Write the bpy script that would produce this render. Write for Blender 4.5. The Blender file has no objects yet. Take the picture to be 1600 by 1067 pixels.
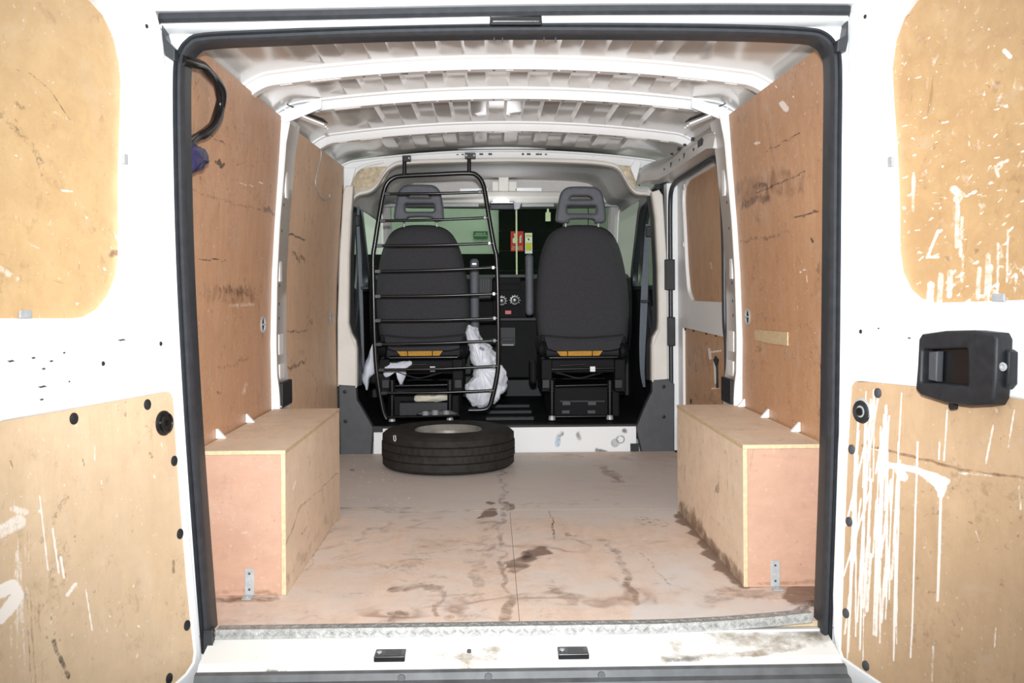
import bpy, bmesh, math, random
import numpy as np
from mathutils import Vector, Matrix, noise
random.seed(7)
S = bpy.context.scene
COL = S.collection

# ------------------------------------------------------------------ camera
F = 1556.0; SH = -78.16
YAW, ROLL = 0.02182, 0.00616
CAM = Vector((-0.069, -2.49, 0.838))
_f = Vector((math.sin(YAW), math.cos(YAW), 0)); _r = Vector((math.cos(YAW), -math.sin(YAW), 0)); _u = Vector((0, 0, 1))
_R = _r*math.cos(ROLL) - _u*math.sin(ROLL)
_U = _r*math.sin(ROLL) + _u*math.cos(ROLL)
cd = bpy.data.cameras.new('camera'); cam = bpy.data.objects.new('camera', cd); COL.objects.link(cam)
cd.sensor_width = 36; cd.lens = F/1600*36; cd.shift_y = SH/1600; cd.clip_start = 0.02
m = Matrix((_R, _U, -_f)).transposed().to_4x4(); m.translation = CAM
cam.matrix_world = m
S.camera = cam

# ------------------------------------------------------------------ light
w = bpy.data.worlds.new('world'); S.world = w; w.use_nodes = True
bg = w.node_tree.nodes['Background']
bg.inputs[0].default_value = (0.93, 0.97, 1.0, 1); bg.inputs[1].default_value = 1.15
fl = bpy.data.lights.new('camera_flash', 'SPOT'); fl.energy = 660; fl.spot_size = math.radians(74); fl.spot_blend = 1.0; fl.shadow_soft_size = 0.03; fl.color = (0.97, 0.985, 1.0)
flo = bpy.data.objects.new('camera_flash', fl); COL.objects.link(flo); flo.location = (-0.069, -2.44, 1.01); flo.rotation_euler = (math.radians(90-2), 0, -YAW)
S.view_settings.view_transform = 'Standard'; S.view_settings.look = 'None'
S.view_settings.gamma = 1; S.view_settings.use_curve_mapping = False
S.view_settings.exposure = 0.0
S.cycles.max_bounces = 14; S.cycles.diffuse_bounces = 9; S.cycles.glossy_bounces = 4

# ------------------------------------------------------------------ pixel helpers (1600 x 1067)
def ray(px, py):
    return _f + _R*((px-800)/F) + _U*(-(py-533.5-SH)/F)
def PY(px, py, Y):
    d = ray(px, py); return CAM + d*((Y-CAM.y)/d.y)
def PX(px, py, X):
    d = ray(px, py); return CAM + d*((X-CAM.x)/d.x)
def PZ(px, py, Z):
    d = ray(px, py); return CAM + d*((Z-CAM.z)/d.z)
def PP(px, py, O, N):
    d = ray(px, py); return CAM + d*((O-CAM).dot(N)/d.dot(N))
def project(co):
    d = co - np.array(CAM)
    f = d @ np.array(_f); x = d @ np.array(_R); u = d @ np.array(_U)
    return 800 + F*x/f, 533.5 + SH - F*u/f

# ------------------------------------------------------------------ materials
def lin(c):
    return tuple(((v/255)/12.92 if v/255 <= .04045 else ((v/255+.055)/1.055)**2.4) for v in c)
class NT:
    def __init__(s, name):
        s.m = bpy.data.materials.new(name); s.m.use_nodes = True; s.t = s.m.node_tree; s.b = s.t.nodes['Principled BSDF']
        s.out = s.t.nodes['Material Output']
    def n(s, typ, **kw):
        nd = s.t.nodes.new(typ)
        for k, v in kw.items():
            if k.startswith('_'): setattr(nd, k[1:], v)
            else:
                key = int(k[1:]) if k[0] == 'i' and k[1:].isdigit() else k.replace('__', ' ')
                if isinstance(v, bpy.types.NodeSocket): s.t.links.new(v, nd.inputs[key])
                else: nd.inputs[key].default_value = v
        return nd
    def link(s, a, b): s.t.links.new(a, b)
    def coords(s, scale=(1, 1, 1)):
        tc = s.n('ShaderNodeTexCoord'); mp = s.n('ShaderNodeMapping', Vector=tc.outputs['Object'], Scale=scale)
        return mp.outputs[0]
    def noise(s, vec, scale, detail=4, rough=.55, dist=0):
        return s.n('ShaderNodeTexNoise', Vector=vec, Scale=scale, Detail=detail, Roughness=rough, Distortion=dist).outputs['Fac']
    def ramp(s, fac, stops):
        nd = s.n('ShaderNodeValToRGB', Fac=fac); el = nd.color_ramp.elements
        while len(el) < len(stops): el.new(.5)
        for e, (p, c) in zip(el, stops):
            e.position = p; e.color = (*c, 1) if len(c) == 3 else c
        return nd.outputs[0]
    def rng(s, v, a, b, c=0., d=1.):
        return s.n('ShaderNodeMapRange', Value=v, i1=a, i2=b, i3=c, i4=d, _clamp=True).outputs[0]
    def mul(s, a, b): return s.n('ShaderNodeMath', _operation='MULTIPLY', i0=a, i1=b).outputs[0]
    def mix(s, f, a, b):
        nd = s.t.nodes.new('ShaderNodeMix'); nd.data_type = 'RGBA'
        for i, v in ((0, f), (6, a), (7, b)):
            if isinstance(v, bpy.types.NodeSocket): s.link(v, nd.inputs[i])
            else: nd.inputs[i].default_value = v if i == 0 else (*v, 1)
        return nd.outputs[2]
    def base(s, c):
        if isinstance(c, bpy.types.NodeSocket): s.link(c, s.b.inputs['Base Color'])
        else: s.b.inputs['Base Color'].default_value = (*c, 1)
    def bump(s, h, strength=.2, dist=.002):
        s.link(s.n('ShaderNodeBump', Height=h, Strength=strength, Distance=dist).outputs[0], s.b.inputs['Normal'])
    def set(s, **kw):
        for k, v in kw.items(): s.b.inputs[k.replace('__', ' ')].default_value = v
        return s
def plain(name, rgb, rough=.5, metal=0, var=.12, scale=30, spec=.5, bump=0):
    t = NT(name); c = lin(rgb)
    v = t.coords(); n = t.noise(v, scale)
    t.base(t.ramp(n, [(.3, tuple(x*(1-var) for x in c)), (.7, tuple(min(1, x*(1+var)) for x in c))]))
    t.set(Roughness=rough, Metallic=metal); t.b.inputs['Specular IOR Level'].default_value = spec
    if bump: t.bump(t.noise(v, scale*6), bump)
    return t.m
def paint(name, rgb, rough=.35, dirt=.25, dscale=26):
    t = NT(name); c = lin(rgb); v = t.coords()
    n1 = t.noise(v, 3.0, 5); n2 = t.noise(v, dscale, 3, .6)
    col = t.mix(t.rng(n1, .35, .75, 0, .15), c, tuple(x*.8 for x in c))
    col = t.mix(t.rng(n2, .70, .76, 0, dirt), col, lin((80, 72, 66)))
    a = t.n('ShaderNodeAttribute', _attribute_name='stain'); sp = t.n('ShaderNodeSeparateColor', Color=a.outputs['Color'])
    nb = t.noise(v, 45, 6, .75); nl = t.noise(v, 26, 7, .75)
    dfp = t.n('ShaderNodeMath', _operation='MULTIPLY_ADD', i0=sp.outputs[0], i1=.6, i2=.12).outputs[0]
    col = t.mix(t.mul(t.rng(t.n('ShaderNodeMath', _operation='SUBTRACT', i0=dfp, i1=nl).outputs[0], 0, .3, 0, .85), t.rng(sp.outputs[0], 0, .06)), col, lin((132, 116, 94)))
    col = t.mix(t.mul(sp.outputs[1], t.rng(nb, .3, .55)), col, lin((130, 165, 190)))
    col = t.mix(t.mul(sp.outputs[2], t.rng(nb, .36, .5)), col, lin((34, 30, 34)))
    t.base(col); t.set(Roughness=rough)
    return t.m
def ply(name, dark, light, axis, rough=.55, wear=.3, seed=0., fleck=.5, white=.0, water=0.):
    """plywood: grain along axis 0/1/2; stain attribute R brown, G white paint, B black mark, A grey wash"""
    t = NT(name)
    sc = [7, 7, 7]; sc[axis] = 1.6
    v = t.coords(tuple(sc)); vi = t.coords()
    off = t.n('ShaderNodeVectorMath', _operation='ADD', i0=v, i1=(seed*3.1, seed*1.7, seed*2.3)).outputs[0]
    offi = t.n('ShaderNodeVectorMath', _operation='ADD', i0=vi, i1=(seed*3.1, seed*1.7, seed*2.3)).outputs[0]
    g = t.noise(off, 1.6, 6, .6, 1.5); big = t.noise(offi, 2.1, 4, .55, .4)
    D, L = lin(dark), lin(light)
    col = t.ramp(g, [(.28, D), (.72, L)])
    col = t.mix(t.rng(big, .38, .68, 0, .4), col, tuple(x*.8 for x in D))
    fine = t.noise(t.n('ShaderNodeVectorMath', _operation='MULTIPLY', i0=off, i1=(6, 6, 6)).outputs[0], 3, 3, .6)
    col = t.mix(t.rng(fine, .56, .72, 0, .10), col, tuple(x*.55 for x in D))
    # mottling, scuffs, scratches and flecks
    s1 = t.noise(offi, 7, 6, .7, 1.2); s2 = t.noise(offi, 60, 3, .6)
    col = t.mix(t.rng(t.noise(offi, 16, 6, .75, .4), .40, .66, 0, .3), col, tuple(x*.72 for x in D))
    col = t.mix(t.rng(s1, .56, .74, 0, wear*1.2), col, lin((196, 184, 172)))
    col = t.mix(t.mul(t.rng(t.noise(offi, 8, 6, .75, .6), .54, .70), t.rng(s2, .48, .60, 0, wear*1.6)), col, lin((66, 48, 38)))
    for ang, amt, c_ in ((.25, .55, (60, 44, 36)), (-.5, .4, (226, 212, 196)), (1.25, .35, (70, 52, 42))):
        mp = t.n('ShaderNodeMapping', Vector=offi, Rotation=(ang, ang*.7, ang), Scale=(6, 6, 6)); q = [70, 70, 70]; q[(axis+1) % 3 if ang < 1 else axis] = 3.5
        sc_ = t.n('ShaderNodeMapping', Vector=mp.outputs[0], Scale=tuple(v/6 for v in q)).outputs[0]
        col = t.mix(t.mul(t.rng(t.noise(sc_, 1.0, 2, .5), .69, .73), t.rng(t.noise(offi, 5, 2), .5, .6, 0, amt*min(1, wear*3.2))), col, lin(c_))
    col = t.mix(t.rng(t.noise(offi, 85, 1, .4), .735, .76, 0, fleck), col, lin((235, 225, 215)))
    if white:
        wn = t.mul(t.rng(t.noise(offi, 30, 4, .6, .5), .60, .70), t.rng(t.noise(offi, 4, 3), .42, .62, 0, white))
        col = t.mix(wn, col, lin((245, 232, 222)))
    if water:
        wv = t.noise(offi, 2.2, 3, .5, .5)
        d1_ = t.n('ShaderNodeMath', _operation='ABSOLUTE', i0=t.n('ShaderNodeMath', _operation='SUBTRACT', i0=wv, i1=.5).outputs[0]).outputs[0]
        col = t.mix(t.rng(t.noise(offi, 2.6, 7, .68, .8), .42, .62, 0, .75), col, lin((214, 204, 196)))
        col = t.mix(t.mul(t.rng(d1_, .001, .022, 1, 0), t.rng(t.noise(offi, 3, 3), .48, .60, 0, water*.7)), col, lin((128, 92, 70)))
        col = t.mix(t.mul(t.rng(t.noise(offi, 5, 7, .7, .5), .52, .72), t.rng(t.noise(offi, 1.7, 2), .40, .58, 0, water*.75)), col, lin((132, 98, 76)))
    a = t.n('ShaderNodeAttribute', _attribute_name='stain'); sp = t.n('ShaderNodeSeparateColor', Color=a.outputs['Color'])
    nb = t.noise(offi, 45, 6, .75, .5); nl = t.noise(offi, 14, 7, .72, .8); gp = t.noise(offi, 8, 6, .7)
    def thr(S_, n_, k, soft, amt):
        df = t.n('ShaderNodeMath', _operation='MULTIPLY_ADD', i0=S_, i1=k, i2=.16).outputs[0]
        return t.mul(t.rng(t.n('ShaderNodeMath', _operation='SUBTRACT', i0=df, i1=n_).outputs[0], 0, soft, 0, amt), t.rng(S_, 0, .06))
    col = t.mix(thr(a.outputs['Alpha'], gp, .72, .34, .85), col, lin((214, 207, 202)))
    col = t.mix(thr(sp.outputs[0], nl, .74, .32, .8), col, lin((104, 74, 54)))
    col = t.mix(thr(sp.outputs[2], nb, .68, .24, .85), col, lin((50, 40, 36)))
    col = t.mix(thr(sp.outputs[1], nb, .85, .3, .9), col, lin((248, 240, 232)))
    t.base(col); t.set(Roughness=rough); t.b.inputs['Specular IOR Level'].default_value = .3
    t.bump(fine, .12, .001)
    return t.m
M = {}
M['white'] = paint('white_paint', (232, 234, 235), .32, .0)
M['white_scuffed'] = paint('scuffed_white_paint', (232, 234, 235), .36, .12, 60)
M['pillar'] = paint('scuffed_pillar_paint', (226, 227, 226), .36, .6, 22)
M['white_dirty'] = paint('dirty_white_paint', (226, 225, 220), .4, .3, 40)
M['roof'] = paint('glossy_roof_paint', (222, 221, 218), .3, .0)
M['roof'].node_tree.nodes['Principled BSDF'].inputs['Coat Weight'].default_value = 1.0
M['roof'].node_tree.nodes['Principled BSDF'].inputs['Coat Roughness'].default_value = .13
M['grey_steel'] = paint('pale_grey_body_paint', (205, 205, 203), .35, .2)
M['ply_door'] = ply('varnished_door_plywood', (196, 162, 118), (206, 174, 130), 0, .34, .2, 1, .3)
M['ply_door_paint'] = ply('paint_flecked_door_plywood', (186, 150, 108), (200, 166, 122), 0, .34, .2, 2, .6, .5)
M['ply_low'] = ply('pale_lower_door_plywood', (212, 184, 150), (222, 196, 164), 2, .34, .22, 3, .4)
M['ply_low_paint'] = ply('dripped_lower_door_plywood', (192, 160, 126), (204, 174, 140), 2, .36, .2, 4, .3)
M['ply_wall'] = ply('worn_wall_plywood', (196, 150, 116), (208, 166, 132), 2, .45, .34, 5, .5)
M['ply_wall_front'] = ply('front_wall_plywood', (226, 188, 154), (236, 202, 170), 2, .45, .36, 5.5, .4)  # beige of its own, base tone lifted further to make up for flash falloff
M['ply_wall2'] = ply('worn_right_wall_plywood', (194, 148, 110), (206, 162, 126), 2, .45, .36, 6, .6)
M['ply_slide'] = ply('sliding_door_plywood', (194, 154, 118), (206, 168, 134), 2, .5, .2, 7, .3)
M['ply_box'] = ply('wheel_box_plywood', (226, 202, 176), (236, 214, 190), 1, .6, .25, 8, .2)
M['ply_boxend'] = ply('pink_face_plywood', (184, 146, 124), (194, 158, 136), 0, .55, .1, 9, .15)  # pink is its own tint; base tone lowered to offset the near flash
M['ply_floor'] = ply('worn_floor_plywood', (220, 194, 174), (232, 210, 193), 1, .5, .3, 10, .4, 0, .8)
M['ply_edge'] = plain('plywood_edge', (200, 178, 142), .6, 0, .15, 90)
M['rubber'] = plain('black_rubber', (44, 46, 50), .42, 0, .2, 40)
M['tyre'] = plain('tyre_rubber', (40, 38, 35), .75, 0, .3, 25, .3, .3)
M['blackmetal'] = plain('gloss_black_metal', (18, 18, 20), .25, 0, .2, 30)
M['plastic'] = plain('black_plastic', (34, 35, 38), .5, 0, .25, 45, .35, .15)
M['darkgrey'] = plain('dark_grey_plastic', (66, 68, 72), .55, 0, .1, 30)
M['fabric'] = plain('charcoal_seat_fabric', (62, 62, 65), .85, 0, .12, 120, .2, .3)
M['headrest'] = plain('blue_grey_foam', (90, 93, 101), .6, 0, .1, 30)
M['foam'] = plain('ochre_foam', (196, 146, 58), .8, 0, .15, 60)
M['beige'] = plain('beige_trim_plastic', (214, 211, 204), .5, 0, .05, 8)
M['liner'] = plain('grey_headliner', (214, 211, 209), .8, 0, .05, 60)
M['insul'] = plain('brown_fibre_insulation', (190, 176, 152), .95, 0, .3, 40, .1, .6)
M['galv'] = plain('galvanised_steel', (176, 180, 182), .4, .25, .12, 50)
M['alu'] = plain('chequered_aluminium', (150, 150, 147), .4, .3, .3, 60, .5, .5)
M['rim'] = plain('grey_steel_rim', (140, 138, 132), .5, .3, .2, 20)
M['bag'] = plain('white_plastic_bag', (224, 228, 238), .4, 0, .06, 8)
M['cloth'] = plain('cream_cloth', (226, 222, 204), .9, 0, .06, 30)
M['white_plastic'] = plain('white_plastic', (240, 240, 240), .4, 0, .02, 10)
M['blue'] = plain('dark_blue_tape', (48, 46, 84), .35, 0, .4, 50, .5, .4)
M['greyplastic'] = plain('grey_plastic', (150, 152, 154), .4, 0, .05, 30)
M['red'] = plain('red_plastic', (190, 30, 34), .4, 0, .05, 20)
M['bumper'] = plain('grey_bumper_plastic', (84, 86, 88), .5, 0, .25, 20)
M['mat'] = plain('black_floor_mat', (19, 19, 21), .65, 0, .2, 30, .2)
M['belt'] = plain('grey_seat_belt', (112, 118, 128), .5, 0, .1, 80)
M['ground'] = plain('garage_concrete', (120, 120, 118), .8, 0, .12, 4)
M['garage'] = plain('pale_green_garage_wall', (172, 184, 166), .8, 0, .05, 4)
M['gate'] = plain('dark_green_gate', (15, 19, 15), .9, 0, .2, 6, .1)
M['panelgrey'] = plain('grey_green_panel', (126, 130, 118), .7, 0, .06, 5)
M['signgreen'] = plain('green_sign', (20, 92, 52), .5, 0, .05, 10)
M['signred'] = plain('red_sign', (200, 34, 34), .5, 0, .04, 10)
M['signcream'] = plain('cream_print', (226, 226, 190), .5, 0, .04, 10)
M['signyellow'] = plain('yellow_print', (222, 200, 60), .5, 0, .04, 10)
M['silver'] = plain('mirror_back', (180, 184, 196), .2, .8, .05, 10)
def glass_mat(name, tint, refl=.08):
    t = NT(name); tr = t.n('ShaderNodeBsdfTransparent', Color=(*tint, 1)); gl = t.n('ShaderNodeBsdfGlossy', Roughness=.03)
    mx = t.n('ShaderNodeMixShader', i0=.025, i1=tr.outputs[0], i2=gl.outputs[0]); t.link(mx.outputs[0], t.out.inputs[0])
    return t.m
M['glass'] = glass_mat('green_tinted_glass', (.72, .78, .72))

# ------------------------------------------------------------------ mesh helpers
def finish(name, me, mat, parent=None, smooth=False, bevel=0., seg=2, sub=0):
    o = bpy.data.objects.new(name, me); COL.objects.link(o)
    if mat is not None:
        for mm in (mat if isinstance(mat, (list, tuple)) else [mat]): me.materials.append(M[mm] if isinstance(mm, str) else mm)
    if smooth:
        me.polygons.foreach_set('use_smooth', [True]*len(me.polygons))
        if smooth != 'all': me.set_sharp_from_angle(angle=math.radians(38))
    if bevel:
        b = o.modifiers.new('bevel', 'BEVEL'); b.width = bevel; b.segments = seg; b.limit_method = 'ANGLE'; b.harden_normals = False
    if sub:
        q = o.modifiers.new('sub', 'SUBSURF'); q.levels = q.render_levels = sub
    if parent: setp(o, parent)
    return o
def setp(o, parent):
    o.parent = parent
    t = Vector(parent.get('_base', (0, 0, 0)))
    o.matrix_parent_inverse = Matrix.Translation(-t)
    o['_base'] = (0., 0., 0.)
class MB:
    def __init__(s): s.v = []; s.f = []
    def add(s, vs, fs):
        k = len(s.v); s.v += [tuple(v) for v in vs]; s.f += [tuple(i+k for i in f) for f in fs]; return s
    def box(s, x0, x1, y0, y1, z0, z1):
        return s.add([(x0,y0,z0),(x1,y0,z0),(x1,y1,z0),(x0,y1,z0),(x0,y0,z1),(x1,y0,z1),(x1,y1,z1),(x0,y1,z1)],
                     [(0,3,2,1),(4,5,6,7),(0,1,5,4),(1,2,6,5),(2,3,7,6),(3,0,4,7)])
    def obox(s, c, ax, ay, az):
        c, ax, ay, az = map(Vector, (c, ax, ay, az))
        vs = [c+ax*i+ay*j+az*k for k in (-1, 1) for i, j in ((-1,-1),(1,-1),(1,1),(-1,1))]
        return s.add(vs, [(0,3,2,1),(4,5,6,7),(0,1,5,4),(1,2,6,5),(2,3,7,6),(3,0,4,7)])
    def prism(s, pts, off):
        off = Vector(off); n = len(pts); a = [Vector(p) for p in pts]; b = [p+off for p in a]
        return s.add(a+b, [tuple(range(n)), tuple(range(2*n-1, n-1, -1))]+[(i, i+n, (i+1) % n+n, (i+1) % n) for i in range(n)])
    def loft(s, rings, closed=True, caps=True):
        n = len(rings[0]); vs = [p for r in rings for p in r]; fs = []
        for i in range(len(rings)-1):
            for j in range(n if closed else n-1):
                fs.append((i*n+j, i*n+(j+1) % n, (i+1)*n+(j+1) % n, (i+1)*n+j))
        if caps and closed:
            fs += [tuple(range(n-1, -1, -1)), tuple(range((len(rings)-1)*n, len(rings)*n))]
        return s.add(vs, fs)
    def tube(s, path, r, seg=10, closed=False):
        path = [Vector(p) for p in path]; n = len(path); rings = []
        up = None
        for i, p in enumerate(path):
            if closed: t = path[(i+1) % n]-path[i-1]
            else: t = path[min(i+1, n-1)]-path[max(i-1, 0)]
            t.normalize()
            if up is None: up = t.orthogonal().normalized()
            a = (up - t*up.dot(t)).normalized(); up = a; b = t.cross(a)
            rr = r[i] if isinstance(r, (list, tuple)) else r
            rings.append([p+(a*math.cos(q)+b*math.sin(q))*rr for q in (2*math.pi*k/seg for k in range(seg))])
        if closed: rings.append(rings[0]); return s.loft(rings, True, False)
        return s.loft(rings)
    def lathe(s, prof, c, axis=(0, 0, 1), seg=48, cap=True):
        ax = Vector(axis).normalized(); a = ax.orthogonal().normalized(); b = ax.cross(a); c = Vector(c)
        rings = [[c+ax*h+(a*math.cos(q)+b*math.sin(q))*r for q in (2*math.pi*k/seg for k in range(seg))] for r, h in prof]
        return s.loft(rings, True, cap)
    def mesh(s, name):
        me = bpy.data.meshes.new(name); me.from_pydata(s.v, [], s.f); me.update()
        bm = bmesh.new(); bm.from_mesh(me); bmesh.ops.recalc_face_normals(bm, faces=bm.faces); bm.to_mesh(me); bm.free()
        return me
    def build(s, name, mat, parent=None, smooth=False, bevel=0., seg=2, sub=0):
        return finish(name, s.mesh(name), mat, parent, smooth, bevel, seg, sub)
def smooth_path(pts, n=6, closed=False):
    P = [Vector(p) for p in pts]; N = len(P); out = []
    for i in range(N if closed else N-1):
        if closed: a, b, c, d = P[i-1], P[i], P[(i+1) % N], P[(i+2) % N]
        else: a, b, c, d = P[max(i-1, 0)], P[i], P[i+1], P[min(i+2, N-1)]
        for k in range(n):
            t = k/n
            out.append(.5*((2*b)+(c-a)*t+(2*a-5*b+4*c-d)*t*t+(3*b-3*c+d-a)*t**3))
    if not closed: out.append(P[-1])
    return out
def round_poly(pts, r, n=5):
    """round the corners of a 2-D polygon"""
    P = [Vector(p) for p in pts]; out = []; N = len(P)
    for i in range(N):
        a, b, c = P[i-1], P[i], P[(i+1) % N]
        rr = r[i] if isinstance(r, (list, tuple)) else r
        d1 = (a-b); d2 = (c-b); q = min(rr, d1.length*.48, d2.length*.48)
        p1 = b+d1.normalized()*q; p2 = b+d2.normalized()*q
        if q < 1e-5: out.append(b); continue
        for k in range(n+1):
            t = k/n; out.append(p1*(1-t)**2+b*2*t*(1-t)+p2*t*t)
    return out
def plate(name, outlines, half, bevel, mat4, mat, parent=None, res=2):
    """extruded 2-D shape with holes (outlines[1:]) and rounded edges"""
    cu = bpy.data.curves.new(name, 'CURVE'); cu.dimensions = '2D'; cu.fill_mode = 'BOTH'
    cu.extrude = max(half-bevel, 1e-4); cu.bevel_depth = bevel; cu.bevel_resolution = res; cu.offset = -bevel
    for ol in outlines:
        sp = cu.splines.new('POLY'); sp.points.add(len(ol)-1); sp.use_cyclic_u = True
        for p, q in zip(sp.points, ol): p.co = (q[0], q[1], 0, 1)
    tmp = bpy.data.objects.new('tmp', cu); COL.objects.link(tmp)
    me = bpy.data.meshes.new_from_object(tmp.evaluated_get(bpy.context.evaluated_depsgraph_get()))
    bpy.data.objects.remove(tmp); bpy.data.curves.remove(cu)
    me.transform(mat4); me.materials.clear(); me.update(); me.name = name
    return finish(name, me, mat, parent, True)
def basis(o, x, y, z):
    m = Matrix((x, y, z)).transposed().to_4x4(); m.translation = o; return m
def vplane(Y):   # 2-D (x,z) at depth Y, thickness along y
    return basis(Vector((0, Y, 0)), Vector((1, 0, 0)), Vector((0, 0, 1)), Vector((0, -1, 0)))
def pxy(pts, Y): # pixels -> (x,z) on plane Y
    r = []
    for a, b in pts:
        p = PY(a, b, Y); r.append((p.x, p.z))
    return r
def stain(me, strokes):
    n = len(me.vertices); co = np.empty(n*3); me.vertices.foreach_get('co', co); co = co.reshape(-1, 3)
    px0, py0 = project(co); acc = np.zeros((n, 4), dtype=np.float64)
    rs = np.random.RandomState(5); wx = np.zeros(n); wy = np.zeros(n)
    for fq, am in ((18, 5.0), (45, 3.0), (110, 1.6), (240, .8)):
        for _ in range(3):
            d_ = rs.normal(size=3); d_ /= np.linalg.norm(d_); wx += am*.6*np.sin(co@d_*fq+rs.uniform(0, 6.28))
            d_ = rs.normal(size=3); d_ /= np.linalg.norm(d_); wy += am*.6*np.sin(co@d_*fq+rs.uniform(0, 6.28))
    for ch, pts, wd, st, soft in strokes:
        wk = 0. if ch == 1 else min(1., .12*(wd+soft))   # ragged edges for stains, none for paint runs
        px = px0+wx*wk; py = py0+wy*wk*.7
        d = np.full(n, 1e9)
        if len(pts) == 1: d = np.hypot(px-pts[0][0], py-pts[0][1])
        for (ax, ay), (bx, by) in zip(pts[:-1], pts[1:]):
            L2 = (bx-ax)**2+(by-ay)**2+1e-9
            t = np.clip(((px-ax)*(bx-ax)+(py-ay)*(by-ay))/L2, 0, 1)
            d = np.minimum(d, np.hypot(px-ax-t*(bx-ax), py-ay-t*(by-ay)))
        mk = st*np.clip(1-(d-wd)/max(soft, .01), 0, 1)
        acc[:, ch] = np.maximum(acc[:, ch], mk)
    at = me.color_attributes.new('stain', 'FLOAT_COLOR', 'POINT')
    at.data.foreach_set('color', acc.reshape(-1).astype(np.float32))
def panel(name, fn, nu, nv, back, mat, parent=None, strokes=(), edge=None, closed=True):
    """sheet: fine front grid fn(u,v), thickness vector back"""
    nu = max(nu, 2); nv = max(nv, 2); back = Vector(back)
    vs = [fn(i/(nu-1), j/(nv-1)) for j in range(nv) for i in range(nu)]
    fs = [(j*nu+i, j*nu+i+1, (j+1)*nu+i+1, (j+1)*nu+i) for j in range(nv-1) for i in range(nu-1)]
    rim = [i for i in range(nu)]+[j*nu+nu-1 for j in range(1, nv)]+[(nv-1)*nu+i for i in range(nu-2, -1, -1)]+[j*nu for j in range(nv-2, 0, -1)]
    k = len(vs); vs += [Vector(vs[i]) for i in rim]; k2 = len(vs); vs += [Vector(vs[i])+back for i in rim]; R = len(rim)
    nf = len(fs)
    fs += [(k+i, k+(i+1) % R, k2+(i+1) % R, k2+i) for i in range(R)]
    if closed: fs.append(tuple(k2+i for i in range(R)))
    me = bpy.data.meshes.new(name); me.from_pydata([tuple(v) for v in vs], [], fs); me.update()
    stain(me, strokes)
    o = finish(name, me, [mat, edge or mat], parent)
    idx = [0]*nf+[1]*(len(fs)-nf); me.polygons.foreach_set('material_index', idx)
    return o
def inflate(pts3, nrm, depth, rings=9, wr=.01, wscale=14, seed=0, power=.5, up=4):
    """soft lump with the outline pts3"""
    P = smooth_path(pts3, up, True); c = sum(P, Vector())/len(P); nrm = Vector(nrm).normalized(); mb = MB(); R = []
    for k in range(-rings, rings+1):
        t = k/rings; sc = max(1-abs(t)**2.2, 0)**power if abs(t) < 1 else .02
        R.append([c+(p-c)*max(sc, .02)+nrm*depth*t for p in P])
    for r in R:
        for i, p in enumerate(r):
            q = noise.noise_vector(p*wscale+Vector((seed, 0, 0)))
            q2 = noise.noise_vector(p*wscale*3+Vector((0, seed, 0)))
            r[i] = p+q*wr+q2*wr*.5
    return mb.loft(R)
def tag(o, label=None, cat=None, group=None, kind=None):
    if label: o['label'] = label
    if cat: o['category'] = cat
    if group: o['group'] = group
    if kind: o['kind'] = kind
    return o
def struct(o, label=None):
    return tag(o, label, None, None, 'structure')
def root(name, loc, label, cat, group=None):
    o = bpy.data.objects.new(name, None); COL.objects.link(o); o.location = loc; o.empty_display_size = .1
    o['_base'] = tuple(loc); tag(o, label, cat, group); return o
def text_mesh(name, txt, size, mat4, mat, parent, ext=.0006):
    cu = bpy.data.curves.new(name, 'FONT'); cu.body = txt; cu.size = size; cu.extrude = ext; cu.align_x = 'CENTER'; cu.align_y = 'CENTER'
    tmp = bpy.data.objects.new('tmp', cu); COL.objects.link(tmp)
    me = bpy.data.meshes.new_from_object(tmp.evaluated_get(bpy.context.evaluated_depsgraph_get()))
    bpy.data.objects.remove(tmp); bpy.data.curves.remove(cu)
    me.transform(mat4); me.materials.clear(); me.name = name
    return finish(name, me, mat, parent)
def rnd(a, b): return random.uniform(a, b)
V = Vector

# ================================================================== SETTING: garage around the van
g = MB().box(-6, 6, -6, 9, -.60, -.55).build('ground', 'ground'); struct(g, 'grey concrete garage floor under the van')
g = MB().box(-6, 6, 7.6, 7.75, -.55, 3.2).build('wall_garage', 'garage'); struct(g, 'pale green garage wall beyond the windscreen')
for s_, nm in ((-1, 'wall_garage_left'), (1, 'wall_garage_right')):
    q = MB().box(*sorted((s_*4.2, s_*4.35)), -.5, 7.6, -.55, 3.0).build(nm, 'garage'); struct(q, 'pale garage wall beside the van')
for x0, x1, nm in ((-6, .02, 'dark_wainscot'),):
    MB().box(x0, x1, 7.585, 7.6, -.55, 1.22).build(nm, 'gate', g)
gt = root('roller_gate', (.35, 7.55, -.55), 'dark green roller gate beyond the windscreen', 'gate')
for k in range(14):
    MB().box(.02, .66, 7.53, 7.57, -.55+k*.2, -.55+k*.2+.196).build('gate_slat', 'gate', gt)
MB().box(.19, .206, 7.50, 7.53, 1.0, 1.72).build('pull_bar', 'signcream', gt)
MB().box(.505, .525, 7.50, 7.53, 1.62, 1.72).box(.49, .54, 7.49, 7.53, 1.54, 1.63).build('chain_handle', 'signcream', gt)
pn = root('panel_cladding', (1.3, 7.55, -.55), 'grey green upright boards of the wall beside the gate', 'cladding')
for k in range(9):
    MB().box(.67+k*.26, .67+k*.26+.25, 7.55, 7.58, -.55, 2.6).build('board', 'panelgrey', pn)
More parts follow.
